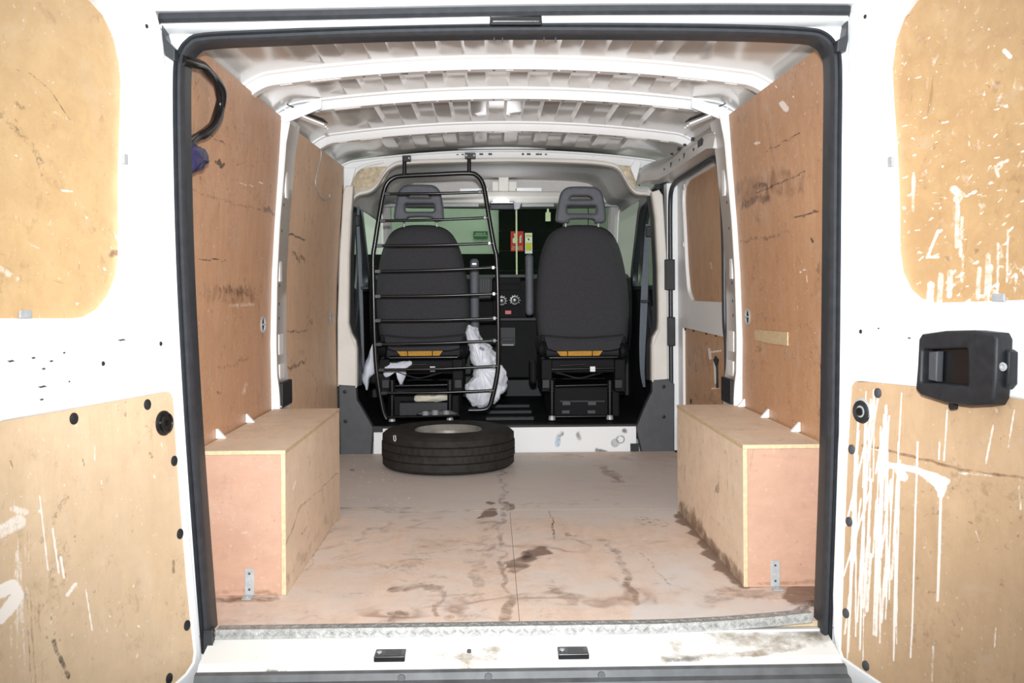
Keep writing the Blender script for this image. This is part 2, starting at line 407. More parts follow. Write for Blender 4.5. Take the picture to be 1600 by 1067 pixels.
for xx, yy in ((-2.5, 3.6), (2.5, 3.6), (0, 6.2)):  # unseen area lamps, added to brighten the cab and the wall ahead
    tl = bpy.data.lights.new('added_fill_light', 'AREA'); tl.shape = 'RECTANGLE'; tl.size = .3; tl.size_y = 1.5; tl.energy = 70 if yy < 5 else 18; tl.color = (.96, 1, .96)
    to = bpy.data.objects.new('added_fill_light', tl); COL.objects.link(to); to.location = (xx, yy, 2.75)
# signs
def sign_m(px, py, Y, w_, h_): 
    p = PY(px, py, Y); return p
Ys = 7.52
p = PY(751, 367, 7.58); k = 10.07/F
sg = root('exit_sign', (p.x, 7.58, p.z), 'small green rectangular sign with pale two-line lettering', 'sign')
MB().box(p.x-11*k, p.x+11*k, 7.572, 7.584, p.z-5.6*k, p.z+5.6*k).build('sign_board', 'signgreen', sg)
text_mesh('lettering', 'SALIDA DE\nEMERGENCIA', .021, basis(V((p.x, 7.5705, p.z+.004)), V((1,0,0)), V((0,0,1)), V((0,-1,0))), 'signcream', sg)
p = PY(808, 377, Ys)
sg = root('alarm_sign', (p.x, Ys, p.z), 'red alarm push button sign with a pointing hand and flames', 'sign')
MB().box(p.x-10*k, p.x+10*k, Ys, Ys+.008, p.z-15.5*k, p.z+15.5*k).build('sign_board', 'signred', sg)
fr = basis(V((p.x, Ys-.001, p.z)), V((1,0,0)), V((0,0,1)), V((0,-1,0)))
hand = [(-7,-4),(-6,-6),(-2,-6),(0,-4),(1,0),(0,2),(-2.2,2.5),(-2.2,7),(-4.3,7),(-4.3,2.5),(-7,1)]
plate('hand_print', [[(x*k, (y+3)*k) for x, y in hand]], .001, .0002, fr, 'signcream', sg)
MB().box(p.x-5.2*k, p.x-1.6*k, Ys-.002, Ys, p.z+9.5*k, p.z+12*k).build('button_print', 'signcream', sg)
for q in range(3):
    fl_ = [(3,-3+q*3.4),(5,-4+q*3.4),(7,-2+q*3.4),(6.4,0+q*3.4),(7.4,2+q*3.4),(5,.6+q*3.4),(4.4,-1+q*3.4)]
    plate('flame_print', [[(x*k, (y+1.5)*k) for x, y in fl_]], .001, .0002, fr, 'signcream', sg)
text_mesh('lettering', 'PULSADOR\nDE ALARMA', .021, basis(V((p.x, Ys-.001, p.z-10.5*k)), V((1,0,0)), V((0,0,1)), V((0,-1,0))), 'signcream', sg)
p = PY(826, 380, Ys)
sg = root('warning_sign', (p.x, Ys, p.z), 'narrow white and yellow warning sign with a small black mark', 'sign')
MB().box(p.x-5.6*k, p.x+5.6*k, Ys, Ys+.008, p.z-16*k, p.z+16*k).build('sign_board', 'white_plastic', sg)
MB().box(p.x-4.5*k, p.x+4.5*k, Ys-.002, Ys, p.z-11*k, p.z+1*k).build('yellow_field', 'signyellow', sg)
MB().box(p.x-4.5*k, p.x+4.5*k, Ys-.002, Ys, p.z+10*k, p.z+13.5*k).build('yellow_band', 'signyellow', sg)
plate('black_mark', [[(-1.6*k, 7*k), (0, 8*k), (1.8*k, 5*k), (.4*k, 4*k)]], .001, .0002, basis(V((p.x, Ys-.001, p.z)), V((1,0,0)), V((0,0,1)), V((0,-1,0))), 'plastic', sg)
MB().box(-.02, .005, 7.50, 7.53, .84, 1.08).build('red_post', 'red', g)

# ================================================================== FLOOR
YS = 2.69   # bulkhead sill
flr = MB().box(-.93, .93, -.005, 2.72, -.05, -.014).build('floor', 'grey_steel'); struct(flr, 'van load floor lined with worn plywood sheets')
def fl_strokes():
    s = []
    # px strokes on floor (x,y), from the photograph
    for pts, wd, st, so in [
        ([(640, 880), (655, 862), (700, 850), (770, 845), (775, 855)], 5, .35, 14), ([(770, 845), (745, 895), (738, 930)], 7, .4, 14),
        ([(820, 872), (832, 868), (850, 862)], 5, .8, 9), ([(804, 885), (812, 880)], 6, .6, 10), ([(855, 905), (870, 930), (890, 940)], 5, .45, 12),
        ([(765, 783), (772, 785)], 3, .8, 5), ([(752, 806), (770, 800)], 4, .8, 6), ([(796, 785), (798, 795)], 4, .6, 7),
        ([(615, 925), (650, 918), (690, 925), (680, 945), (680, 958)], 3, .5, 7), ([(690, 925), (640, 915), (620, 905)], 3, .4, 7),
        ([(608, 968), (625, 963)], 6, .5, 10), ([(700, 970), (735, 968)], 8, .4, 14), ([(640, 870), (660, 875)], 7, .4, 10),
        ([(955, 855), (975, 900), (990, 940)], 4, .5, 9), ([(1000, 895), (1040, 905)], 8, .3, 18),
        ([(785, 720), (786, 800), (787, 880), (788, 980)], 2.5, .45, 6), ([(790, 940), (786, 975)], 6, .5, 8),
        ([(800, 930), (850, 935), (880, 945)], 3, .35, 8), ([(745, 870), (750, 850), (765, 845)], 10, .4, 12),
        ([(540, 842), (600, 848)], 3, .35, 6), ([(585, 873), (620, 885), (660, 902), (740, 900)], 2, .35, 5),
        ([(1120, 705), (1055, 730)], 14, .3, 20), ([(950, 735), (965, 745)], 5, .5, 8), ([(800, 790), (860, 785), (960, 783)], 3, .35, 7),
        ([(530, 795), (640, 797), (760, 798)], 1.2, .4, 3), ([(1065, 800), (1085, 830), (1120, 880), (1160, 915)], 5, .8, 10), ([(1110, 935), (1160, 920), (1290, 925)], 8, .45, 20),
        ([(1240, 925), (1290, 930)], 10, .8, 14), ([(330, 935), (440, 935)], 3, .55, 6), ([(360, 950), (420, 942)], 8, .25, 14), ([(440, 928), (480, 890), (528, 805)], 2, .4, 5),
        ([(560, 845), (575, 825), (600, 828)], 3, .4, 6)]:
        s.append((0, pts, wd*1.1, min(1, st*1.35), so))
    for pts, wd, st, so in [([(860, 800), (865, 825), (868, 843)], 1.2, .8, 2), ([(820, 872), (826, 870)], 4, .7, 6), ([(885, 835), (915, 840)], 1.5, .6, 3), ([(1000, 862), (1030, 900), (1045, 915)], 1.2, .6, 3),
        ([(1005, 812), (1040, 820)], 8, .5, 14), ([(1250, 950), (1285, 935)], 4, .7, 8), ([(545, 736), (550, 736)], 1.5, .8, 2)]:
        s.append((2, pts, wd, st, so))
    for pts, wd, st, so in [([(560, 755), (700, 765), (900, 760), (1040, 765)], 34, 1.0, 50), ([(550, 800), (650, 830)], 14, .4, 40), ([(785, 830), (790, 815)], 3, .8, 5),
        ([(820, 900), (880, 900)], 10, .6, 20), ([(1040, 910), (1060, 900), (1100, 950), (1200, 960)], 18, .8, 30), ([(690, 975), (700, 920)], 5, .6, 10),
        ([(1000, 960), (1100, 965), (1280, 955)], 14, .9, 20), ([(690, 985), (1000, 975)], 3, .8, 6), ([(950, 720), (1000, 780)], 20, .4, 40)]:
        s.append((3, pts, wd, st, so))
    for _ in range(60):
        x, y = rnd(540, 640), rnd(705, 790); s.append((1, [(x, y)], rnd(.5, 1.3), .9, .8))
    for _ in range(40):
        x, y = rnd(520, 1150), rnd(710, 970); s.append((1, [(x, y)], rnd(.4, 1.0), .8, .8))
    return s
fs_ = fl_strokes()
YJ = PZ(790, 797, 0).y
for x0, x1, y0, y1 in ((-.885, -.0007, .012, YJ-.001), (.0007, .885, .012, YJ-.001), (-.885, .885, YJ+.001, YS)):
    n_u = int((x1-x0)/.007); n_v = int((y1-y0)/.009)
    panel('plywood_sheet', lambda u, v: V((x0+(x1-x0)*u, y0+(y1-y0)*v, 0)), n_u, n_v, (0, 0, -.013), 'ply_floor', flr, fs_, 'ply_edge')
# chequered aluminium nosing, its right end lifted
def nose(x):
    return .0+max(0, x-.28)**2*.11
ed = []; N = 60
for i in range(N+1):
    x = -.755+i/N*1.49; z = nose(x); yy = .0
    ed.append([V((x, .035, z+.0015)), V((x, -.004, z+.003)), V((x, -.008, z-.0195)), V((x, -.0055, z-.0195)), V((x, -.001, z+.0005)), V((x, .035, z-.0005))])
mb = MB().loft(ed)
tr = mb.build('trim_1', 'alu'); struct(tr, 'chequered aluminium nosing along the rear edge of the plywood floor')
# raised chequer bars on the nosing
mb = MB()
for i in range(74):
    x = -.745+i*.02; z = nose(x)
    s_ = 1 if i % 2 else -1
    mb.obox((x, .016, z+.003), (.007, .006*s_, 0), (-.0015*s_, .002, 0), (0, 0, .0012))
    mb.obox((x, -.0082, z-.009), (.006, 0, .004*s_), (0, .001, 0), (-.001*s_, 0, .0015))
tag(mb.build('chequer_pattern', 'alu', tr), kind='stuff')
MB().box(-.79, -.757, -.004, .03, -.019, -.001).build('bare_ply_end', 'ply_edge', flr)

# ================================================================== REAR FRAME, SILL, SEAL
OPEN = [(325, 1015), (316, 900), (301, 690), (290, 500), (284, 350), (281, 200), (281, 115), (285, 90), (298, 70), (322, 61), (420, 56), (600, 49), (800, 45.5), (1000, 46), (1150, 48), (1250, 52), (1282, 58), (1299, 77), (1305, 110), (1304, 250), (1302, 500), (1299, 700), (1293, 880), (1289, 1000)]
op2 = pxy(OPEN, 0)
spath = smooth_path([V((x, 0, z)) for x, z in op2], 5)
wr = plate('wall_rear', [[(-.96, -.14), (.96, -.14), (.96, 1.66), (-.96, 1.66)], [(p.x, p.z) for p in spath]+[(.77, -.05), (-.77, -.05)]], .012, .003, vplane(.022), 'white')
struct(wr, 'white painted steel frame around the rear door opening')
# seal: flat bulb profile swept around the opening
def seal_sweep(path, half_w, hook):
    rings = []
    n = len(path)
    for i, p in enumerate(path):
        t = (path[min(i+1, n-1)]-path[max(i-1, 0)]).normalized()
        o_ = V((t.z, 0, -t.x))   # sideways in the xz plane
        prof = [(-1, .02), (-1, -.004), (-.75, -.016), (-.35, -.019), (-.15, -.013), (.1, -.019), (.6, -.02), (.98, -.012), (1.1, .002), (1.15, .045)]
        rings.append([p+o_*(a*half_w)+V((0, b-.004, 0)) for a, b in prof])
    return MB().loft(rings)
sl = seal_sweep(spath, .0145, 0).build('rubber_seal', 'rubber', wr, True); sl['label'] = 'black rubber seal around the rear opening'
# tail of the seal at the lower left corner
MB().loft([[PY(a, b, -.03)+V((0, dy, 0)) for a, b in ((318, 985), (330, 985), (332, 1008), (341, 1012), (337, 1024), (318, 1028))] for dy in (0, .03)]).build('seal_tail', 'rubber', wr)
# door gutter strip and roof edge
gp = [PY(a, b, -.035) for a, b in ((250, 29), (500, 24), (800, 18), (1100, 16), (1326, 17))]
gpath = smooth_path(gp, 8)
MB().loft([[p+V((0, .012, -.012)), p+V((0, -.006, -.012)), p+V((0, -.014, -.004)), p+V((0, -.012, .010)), p+V((0, .05, .014))] for p in gpath]).build('gutter_strip', 'rubber', wr, True)
MB().loft([[p+V((0, .06, .012)), p+V((0, -.02, .013)), p+V((0, -.028, .022)), p+V((0, -.022, .085)), p+V((0, .06, .10))] for p in [gpath[0]+V((-.10, 0, -.002))]+gpath+[gpath[-1]+V((.10, 0, 0))]]).build('roof_edge', 'white', wr, True)
MB().loft([[p+V((0, .03, -.009)), p+V((0, .002, -.010)), p+V((0, .006, -.022)), p+V((0, .024, -.029)), p+V((0, .05, -.029))] for p in gpath]).build('header_strip', 'white', wr, True)
p0, p1 = PY(765, 25, -.03), PY(847, 39, -.03)
lt = MB().box(p0.x, p1.x, -.034, .02, p1.z, p0.z).build('latch_plate', 'blackmetal', wr, False, .003)
MB().box(p0.x+.008, p1.x-.008, -.04, -.034, p1.z+.008, p1.z+.014).build('latch_bar', 'blackmetal', lt)
for s, pts in ((-1, [(252, 37), (258, 60), (273, 76), (273, 95), (257, 84), (253, 60)]), (1, [(1326, 30), (1322, 55), (1309, 62), (1308, 80), (1322, 79), (1326, 60)])):
    MB().prism([PY(a, b, -.05) for a, b in pts], (0, .05, 0)).build('hinge_cover', 'rubber', wr, False, .003)
for a, b in ((772, 56), (785, 58), (850, 57), (868, 58)):
    p = PY(a, b, .02); MB().box(p.x-.0012, p.x+.0012, .018, .024, p.z-.012, p.z+.008).build('clip', 'plastic', wr)
# rear sill, white painted step with dirt
def sillz(y):
    # y from 0 towards the camera
    t = -y
    return -.020-.25*t if t < .10 else (-.045+(.10-t)*.9 if t < .118 else -.061-(t-.118)*1.0)
sil_strokes = [(0, [(1115, 975), (1200, 990), (1290, 985)], 22, .9, 26), (0, [(1040, 1000), (1060, 1015)], 6, .8, 5), (0, [(950, 1000), (965, 1018)], 4, .6, 5), (0, [(690, 1030), (730, 1035), (770, 1030)], 12, .8, 14),
   (0, [(520, 1025), (530, 1010)], 4, .6, 5), (0, [(565, 1025), (585, 1020)], 7, .6, 10), (0, [(400, 1036), (560, 1036), (640, 1038)], 2, .7, 4), (2, [(420, 1045), (450, 1046)], 2, .8, 3), (0, [(1040, 1028), (1180, 1024), (1285, 1010)], 4, .9, 9),
   (2, [(1040, 1030), (1090, 1028)], 2, .7, 3), (0, [(640, 1018), (670, 1015)], 5, .5, 8), (0, [(330, 995), (500, 1000)], 2, .4, 6), (0, [(860, 1035), (1000, 1032)], 2, .7, 5), (0, [(1140, 985), (1180, 978), (1290, 960)], 14, .95, 14), (2, [(1230, 975), (1290, 985)], 6, .55, 14)]
sil = panel('trim_2', lambda u, v: V((-.768+1.538*u, -.20*v-.004, sillz(-.20*v))), 260, 50, (0, 0, -.03), 'white_dirty', None, sil_strokes)
struct(sil, 'dirty white painted rear step below the plywood floor')
for a, b in ((610, 1020), (895, 1016)):
    p = PY(a, b, -.075); st_ = MB().box(p.x-.037, p.x+.037, -.104, -.052, -.052, -.0325).build('striker_plate', 'blackmetal', sil, False, .002)
    MB().box(p.x-.012, p.x+.025, -.097, -.064, -.0335, -.0315).build('striker_slot', 'darkgrey', st_)
    MB().lathe([(.006, 0), (.006, .003), (.002, .004)], (p.x-.026, -.078, -.0325), (0, 0, 1), 12).build('striker_bolt', 'galv', st_)
p = PZ(733, 1024, -.045); MB().lathe([(.006, 0), (.005, .014)], p, (0, 0, 1), 10).build('peg', 'darkgrey', sil)
bum = MB().loft([[V((x, -.128, -.055)), V((x, -.142, -.058)), V((x, -.150, -.072)), V((x, -.172, -.074)), V((x, -.180, -.086)), V((x, -.30, -.095)), V((x, -.31, -.22)), V((x, -.13, -.22))] for x in (-.768, -.5, -.05, -.02, .10, .13, .5, .772)])
bo = bum.build('trim_3', 'bumper', None, True); struct(bo, 'black plastic bumper step behind the load sill')
p = PY(1062, 1060, -.21); MB().lathe([(.010, 0), (.010, .006), (.004, .012)], (p.x, -.22, -.089), (0, 0, 1), 12).build('bumper_stud', 'blackmetal', bo)
for a, b in ((627, 1060), (940, 1050), (763, 1056)):
    p = PY(a, b, -.15); MB().lathe([(.009, 0), (.008, .004)], (p.x, -.147, -.068), (0, -1, .3), 12).build('bumper_screw', 'darkgrey', bo)

# ================================================================== SIDE WALLS
def wallx(z, y, s):
    k = np.interp(z, [0, .4, .65, .9, 1.1, 1.3, 1.5], [.888, .893, .896, .889, .877, .862, .849])
    if s > 0: k -= .014
    return s*(k-max(0, y-1.3)*.018)
def wall_strokes_L():
    s = []
    for pts, wd, st, so in [([(325, 208), (350, 224)], .8, .9, 1.5), ([(340, 250), (346, 256)], 3, .9, 3), ([(300, 300), (360, 315), (430, 335)], 1.5, .6, 3), ([(312, 275), (316, 300)], .8, .6, 1.5), ([(415, 325), (425, 335)], 3, .7, 4),
        ([(308, 403), (350, 408)], .8, .9, 1.5), ([(345, 450), (380, 455), (395, 465)], 5, .6, 8), ([(345, 575), (375, 565), (385, 562)], 2, .6, 3), ([(360, 250), (400, 265)], 2, .5, 4), ([(340, 616), (345, 612)], 2, .6, 3), ([(345, 668), (360, 665)], 1.5, .5, 3),
        ([(440, 363), (470, 373), (476, 374)], 1.2, .9, 1.6), ([(456, 400), (480, 408)], 3, .7, 5), ([(440, 522), (480, 516)], 1.5, .7, 2), ([(450, 575), (480, 566)], 2, .7, 4), ([(470, 550), (490, 600)], 2, .5, 4), ([(486, 500), (483, 512)], 2, .6, 3)]:
        s.append((2, pts, wd, st, so))
    s += [(0, [(330, 460), (390, 460)], 9, .6, 20), (0, [(330, 275), (420, 300)], 12, .35, 24), (1, [(370, 470), (371, 600)], 1, .35, 4), (1, [(360, 477), (395, 475)], 2, .5, 4), (1, [(405, 285), (410, 286)], 1.2, .9, 1), (1, [(370, 285), (395, 291)], .8, .7, 1.2), (0, [(440, 440), (530, 470)], 14, .3, 30), (1, [(385, 600), (380, 615)], 2, .5, 3), (0, [(500, 330), (520, 380)], 16, .3, 30)]
    return s
def wall_strokes_R():
    s = []
    for pts, wd, st, so in [([(1198, 236), (1215, 228), (1248, 208)], .9, .9, 1.4), ([(1185, 302), (1200, 295), (1258, 268)], 1.2, .8, 2), ([(1240, 340), (1280, 330)], 1.2, .9, 1.5), ([(1165, 320), (1200, 310)], 4, .7, 8), ([(1155, 380), (1230, 362)], 2, .6, 4), ([(1190, 292), (1196, 288)], 4, .7, 4),
        ([(1268, 373), (1270, 378)], 1.5, .9, 1.5), ([(1245, 508), (1270, 500)], 3, .5, 8), ([(1195, 498), (1205, 503)], 4, .5, 6), ([(1182, 548), (1186, 552)], 3, .6, 4), ([(1160, 310), (1170, 325)], 5, .5, 7), ([(1283, 560), (1284, 600)], .8, .6, 2), ([(1255, 580), (1265, 610)], 1, .5, 3)]:
        s.append((2, pts, wd, st, so))
    s += [(0, [(1160, 300), (1240, 285)], 16, .6, 26), (1, [(1222, 162), (1228, 170)], 4, .95, 2), (1, [(1180, 224), (1186, 223)], 1.6, .8, 2), (1, [(1195, 270), (1215, 260)], 1.5, .35, 3), (1, [(1212, 135), (1213, 136)], 1, .9, 1), (1, [(1239, 151), (1240, 152)], 1, .9, 1), (1, [(1170, 225), (1160, 255)], .7, .4, 2), (0, [(1195, 570), (1200, 575)], 6, .5, 10), (1, [(1250, 425), (1258, 421)], 1, .8, 1), (1, [(1260, 430), (1261, 440)], .6, .7, 1), (1, [(1210, 365), (1280, 352)], 1, .4, 2)]
    return s
def skin(s):
    rings = []
    for y in (.0, 1.4 if s > 0 else 2.95):
        rings.append([V((wallx(z, y, s)+s*.035, y, z)) for z in np.linspace(-.05, 1.46, 14)]+[V((wallx(z, y, s)+s*.055, y, z)) for z in np.linspace(1.46, -.05, 14)])
    return MB().loft(rings)
wl = skin(-1).build('wall_left', 'grey_steel', None, True); struct(wl, 'left wall of the van lined with worn plywood')
wrt = skin(1).build('wall_right', 'grey_steel', None, True); struct(wrt, 'right rear wall of the van lined with worn plywood')
sl_, sr_ = wall_strokes_L(), wall_strokes_R()
def wall_panel(s, y0, y1, z0, z1, parent, mat, strokes):
    nu = int((y1-y0)/.006); nv = int((z1-z0)/.006)
    o = panel('plywood_panel', lambda u, v: V((wallx(z0+(z1-z0)*v, y0+(y1-y0)*u, s), y0+(y1-y0)*u, z0+(z1-z0)*v)), nu, nv, (s*.012, 0, 0), mat, parent, strokes, 'white_scuffed', False)
    return o
pl1 = wall_panel(-1, .05, 1.27, .0, 1.5, wl, 'ply_wall', sl_)
pl2 = wall_panel(-1, 1.507, 2.70, .0, 1.49, wl, 'ply_wall_front', sl_)
pr1 = wall_panel(1, .05, 1.25, .0, 1.5, wrt, 'ply_wall2', sr_)
def eye(px, py, s, parent, yy=None):
    X = s*.87
    p = PX(px, py, X); X = wallx(p.z, p.y, s); p = PX(px, py, X)
    o = MB().lathe([(.020, -.002), (.030, -.002), (.033, .004), (.030, .006), (.026, .004), (.024, .0005), (.0, .0005)], p, (-s, 0, 0), 24, False).build('lashing_eye', 'galv', parent, True)
    MB().lathe([(.0, .0012), (.022, .0012), (.023, .0005)], p, (-s, 0, 0), 20, False).build('eye_cup', 'plastic', o)
    MB().tube([p+V((-s*.004, -.016, .0)), p+V((-s*.012, 0, .004)), p+V((-s*.004, .016, 0))], .003, 8).build('eye_bar', 'galv', o)
eye(410, 507, -1, pl1); eye(517, 497, -1, pl2); eye(1169, 495, 1, pr1)
# pale batten patch on the right panel
def onwall(px, py, s, off=0):
    X = s*.87
    for _ in range(4):
        p = PX(px, py, X); X = float(wallx(p.z, p.y, s))-s*off
    return PX(px, py, X)
pts = [onwall(a, b, 1, .001) for a, b in ((1181, 515), (1232, 519), (1232, 540), (1205, 537), (1181, 531))]
MB().prism(pts, (-.004, 0, 0)).build('pale_batten', 'ply_edge', pr1)
# pillars between the panels
def pillar(s, parent):
    y0, y1 = (1.272, 1.505) if s < 0 else (1.252, 1.46)
    zs = list(np.linspace(.38, 1.5, 24)); rings = []
    for z in zs:
        wdt = np.interp(z, [.38, .46, .52, .75, 1.1, 1.40, 1.5], [.030, .030, .022, .020, .018, .022, .034])
        yb = y1-np.interp(z, [.38, .5, .56, .9, 1.3, 1.5], [.0, .0, .015, .03, .02, .0])
        x = wallx(z, y0, s)
        rings.append([V((x+s*.02, y0, z)), V((x-s*wdt*.75, y0, z)), V((x-s*wdt, y0+.005, z)), V((x-s*wdt, y0+.014, z)), V((x-s*wdt*.8, y0+.022, z)), V((x-s*wdt*.8, yb-.012, z)), V((x-s*.006, yb, z)), V((x+s*.02, yb, z))])
    o = MB().loft(rings).build('pillar_post', 'pillar', parent, True)
    def slot(z0, z1, ya, yb, mat, nm, pr=.0015):
        x = wallx((z0+z1)/2, y0, s)
        w_ = np.interp((z0+z1)/2, [.38, .46, .52, .75, 1.1, 1.40, 1.5], [.030, .030, .022, .020, .018, .022, .034])*.8
        MB().box(*sorted((x-s*(w_+pr), x-s*(w_-.004))), ya, yb, z0, z1).build(nm, mat, o, False, .003)
    slot(.60, .68, y0+.06, y0+.14, 'white_plastic', 'pillar_slot', .003); slot(.505, .565, y0+.06, y0+.15, 'white_plastic', 'pillar_slot', .003)
    slot(.88, .96, y0+.05, y0+.09, 'white_plastic', 'pillar_slot', .003); slot(1.20, 1.33, y0+.06, y0+.10, 'white_plastic', 'pillar_slot', .003)
    for z in (1.17, 1.07, .86, .79, .735):
        slot(z, z+.012, y0+.06, y0+.072, 'plastic', 'pillar_hole', .001)
    x = wallx(.43, y0, s)
    MB().box(*sorted((x-s*.034, x-s*.012)), y0+.045, y1-.01, .40, .495).build('black_foot_plate', 'plastic', o, False, .004)
    return o
pillar(-1, wl); pillar(1, wrt)
# wire hanging on the left front panel
wp = [onwall(a, b, -1, .012) for a, b in ((502, 236), (501, 248), (496, 268), (493, 285), (495, 296), (501, 308), (508, 313), (514, 310), (515, 304))]
wo = MB().tube(smooth_path(wp, 5), .0028, 8).build('hanging_wire', 'galv', None, True)
tag(wo, 'thin pale wire hooked over the top of the left front plywood panel', 'wire')
# cable loop and blue taped plug near the rear left corner
cp = [onwall(a, b, -1, o) for a, b, o in ((284, 94, .03), (300, 99, .035), (318, 104, .04), (333, 122, .04), (344, 143, .04), (346, 165, .04), (337, 188, .035), (323, 205, .03), (307, 217, .028), (293, 227, .026), (287, 240, .024))]
cr = root('cable_loop', cp[5], 'black cable bundle looped on the left plywood near the rear opening', 'cable')
base = smooth_path(cp, 6)
for q, (dy, dz, r) in enumerate(((0, 0, .014), (.011, .006, .009), (-.010, .008, .008))):
    taper = [r*(1 if i < len(base)*.75 else .8) for i in range(len(base))]
    MB().tube([p+V((.004*math.sin(i*.35+q), dy*math.cos(i*.16+q), dz*math.sin(i*.13+q))) for i, p in enumerate(base)], taper, 10).build('cable', 'blackmetal', cr, True)
pc = [(288, 230), (300, 226), (312, 232), (319, 243), (318, 256), (310, 266), (298, 271), (286, 272)]
pg = inflate([onwall(a, b, -1, .03) for a, b in pc], (1, -.3, 0), .03, 7, .006, 40, 3).build('taped_plug', 'blue', None, True)
tag(pg, 'dark blue taped plug hanging below the cable loop', 'plug')

# ================================================================== CEILING
def roofz(x):
    a = abs(x)
    if a < .78: return 1.615-.085*a*a
    t = a-.78; return 1.615-.085*.78*.78-.10*t-3.6*t*t
BOWS = [.835, 1.345, 2.11, 2.84]
xs = []
x = -.905
per = .152
brk = [-.915, -.90, -.885, -.87, -.855, -.84, -.82, -.80, -.78, -.72, -.66]
k0 = -4
for k in range(-8, 9):
    c = k*per/2
    brk += [c-.006, c+.006]
brk += [-b for b in brk[:11]]
brk = sorted(set(round(b, 4) for b in brk))
ys = [.0, .02]
prev = .02
for b in BOWS:
    ys += [prev+.03, prev+.06]
    for t in (.33, .66): ys.append(prev+.06+(b-.045-.075-prev-.06)*t)
    ys += [b-.045-.075, b-.045-.03]; ys += [b-.04, b+.05]
    prev = b+.05
ys += [2.98]
ys = sorted(ys)
def env(y):
    a = .02
    for b in BOWS:
        lo, hi = a+.03, b-.045-.03
        if lo <= y <= hi:
            return min(1, (y-lo)/.03, (hi-y)/.045)
        a = b+.05
    return 0
def rib(x):
    q = (x+8*per/2)/(per/2); k = math.floor(q+1e-6)
    c = [i*per/2-8*per/2 for i in range(17)]
    # side of nearest breakpoints
    for i, cc in enumerate(c):
        if abs(x-cc) <= .0061:
            lvl = i % 2
            return lvl if x > cc else 1-lvl
    return k % 2
vs = []; fs = []
for y in ys:
    for x in brk:
        h = .018*rib(x)*env(y) if abs(x) <= .6145 else 0
        vs.append((x, y, roofz(x)+h-.0*y))
n = len(brk)
fs = [(j*n+i, (j+1)*n+i, (j+1)*n+i+1, j*n+i+1) for j in range(len(ys)-1) for i in range(n-1)]
me = bpy.data.meshes.new('ceiling'); me.from_pydata(vs, [], fs); me.update()
ce = finish('ceiling', me, 'roof', None, True); struct(ce, 'ribbed white painted steel roof of the load space')
so = ce.modifiers.new('solid', 'SOLIDIFY'); so.thickness = .01; so.offset = -1
def bow(Y, w=.075, dpt=.040, xm=.912, face=.018, drop=0.):
    rings = []; X = list(np.linspace(-xm, -.76, 14))+list(np.linspace(-.72, .72, 32))+list(np.linspace(.76, xm, 14))
    for x in X:
        p = V((x, Y, roofz(x)-drop)); e = 1e-3
        t = V((2*e, 0, roofz(x+e)-roofz(x-e))).normalized(); nn = V((t.z, 0, -t.x))
        if nn.z > 0: nn = -nn
        prof = [(-.045-face*.6, .0), (-.045-face*.5, .006), (-.042, .010), (-.03, dpt-.004), (-.026, dpt), (w-.045-.012, dpt), (w-.045-.008, dpt-.004), (w-.045, .01), (w-.03, .0)]
        rings.append([p+nn*d+V((0, yo, 0)) for yo, d in prof])
    o = MB().loft(rings).build('roof_bow', 'white', ce, True)
    for i in range(-9, 10):
        x = i*.072+.01*((i*7) % 3); z = roofz(x)-dpt-drop
        if abs(x) > .66: continue
        wd_ = .012 if i % 5 == 0 else .004
        MB().box(x-wd_, x+wd_, Y-.012, Y-.004, z-.0012, z+.002).build('bow_hole', 'plastic' if i % 2 else 'white', o)
    for s in (-1, 1):
        for x0, x1 in ((.56, .66), (.72, .76)):
            z0, z1 = roofz(x0)-dpt-drop, roofz(x1)-dpt-drop
            MB().loft([[V((s*xx, yy, zz+dz)) for yy, dz in ((Y-.014, -.002), (Y+.008, -.002), (Y+.008, .003), (Y-.014, .003))] for xx, zz in ((x0, z0), (x1, z1))]).build('bow_slot', 'white_plastic', o, False, .001)
    return o
for Y in BOWS[:3]: bow(Y)
# front header rail of the load space
hd = bow(2.84, .05, .045, .86, .018, .026)
for a in (715, 723, 730, 752, 766, 817, 826, 840, 845, 853, 927, 934):
    p = PY(a, 241+(0 if a < 860 else 2.5), 2.808); wd_ = .006 if a % 2 else .010
    MB().box(p.x-wd_, p.x+wd_, 2.800, 2.812, p.z-.005, p.z+.005).build('rail_hole', 'plastic', hd)
# gussets joining pillars and second bow
def gusset(s):
    A = V((s*.86, 1.29, 1.47)); mbx = MB()
    y0, y1 = 1.265, 1.40
    f0 = [V((s*.862, y0, 1.49)), V((s*.835, y0-.002, 1.475)), V((s*.70, y0+.012, 1.532)), V((s*.70, y0+.01, 1.574)), V((s*.865, y0, 1.512))]
    mbx.prism(f0, (0, .012, 0))
    o = mbx.build('bow_gusset', 'white', ce, False, .003)
    for yy, q in ((1.285, 0), (1.335, 1), (1.375, 2)):
        MB().obox((s*.765, yy, 1.500), (s*.075, .0, .030), (0, .010, 0), (0, 0, .004)).build('gusset_rung', 'white', o, False, .002)
    MB().obox((s*.765, 1.335, 1.522), (s*.07, 0, .028), (0, .05, 0), (0, 0, .002)).build('gusset_pocket', 'plastic', o)
    MB().prism([V((s*.845, 1.275, 1.455)), V((s*.845, 1.41, 1.455)), V((s*.815, 1.41, 1.495)), V((s*.815, 1.275, 1.495))], (s*.012, 0, 0)).build('gusset_foot', 'white', o, False, .003)
gusset(-1); gusset(1)

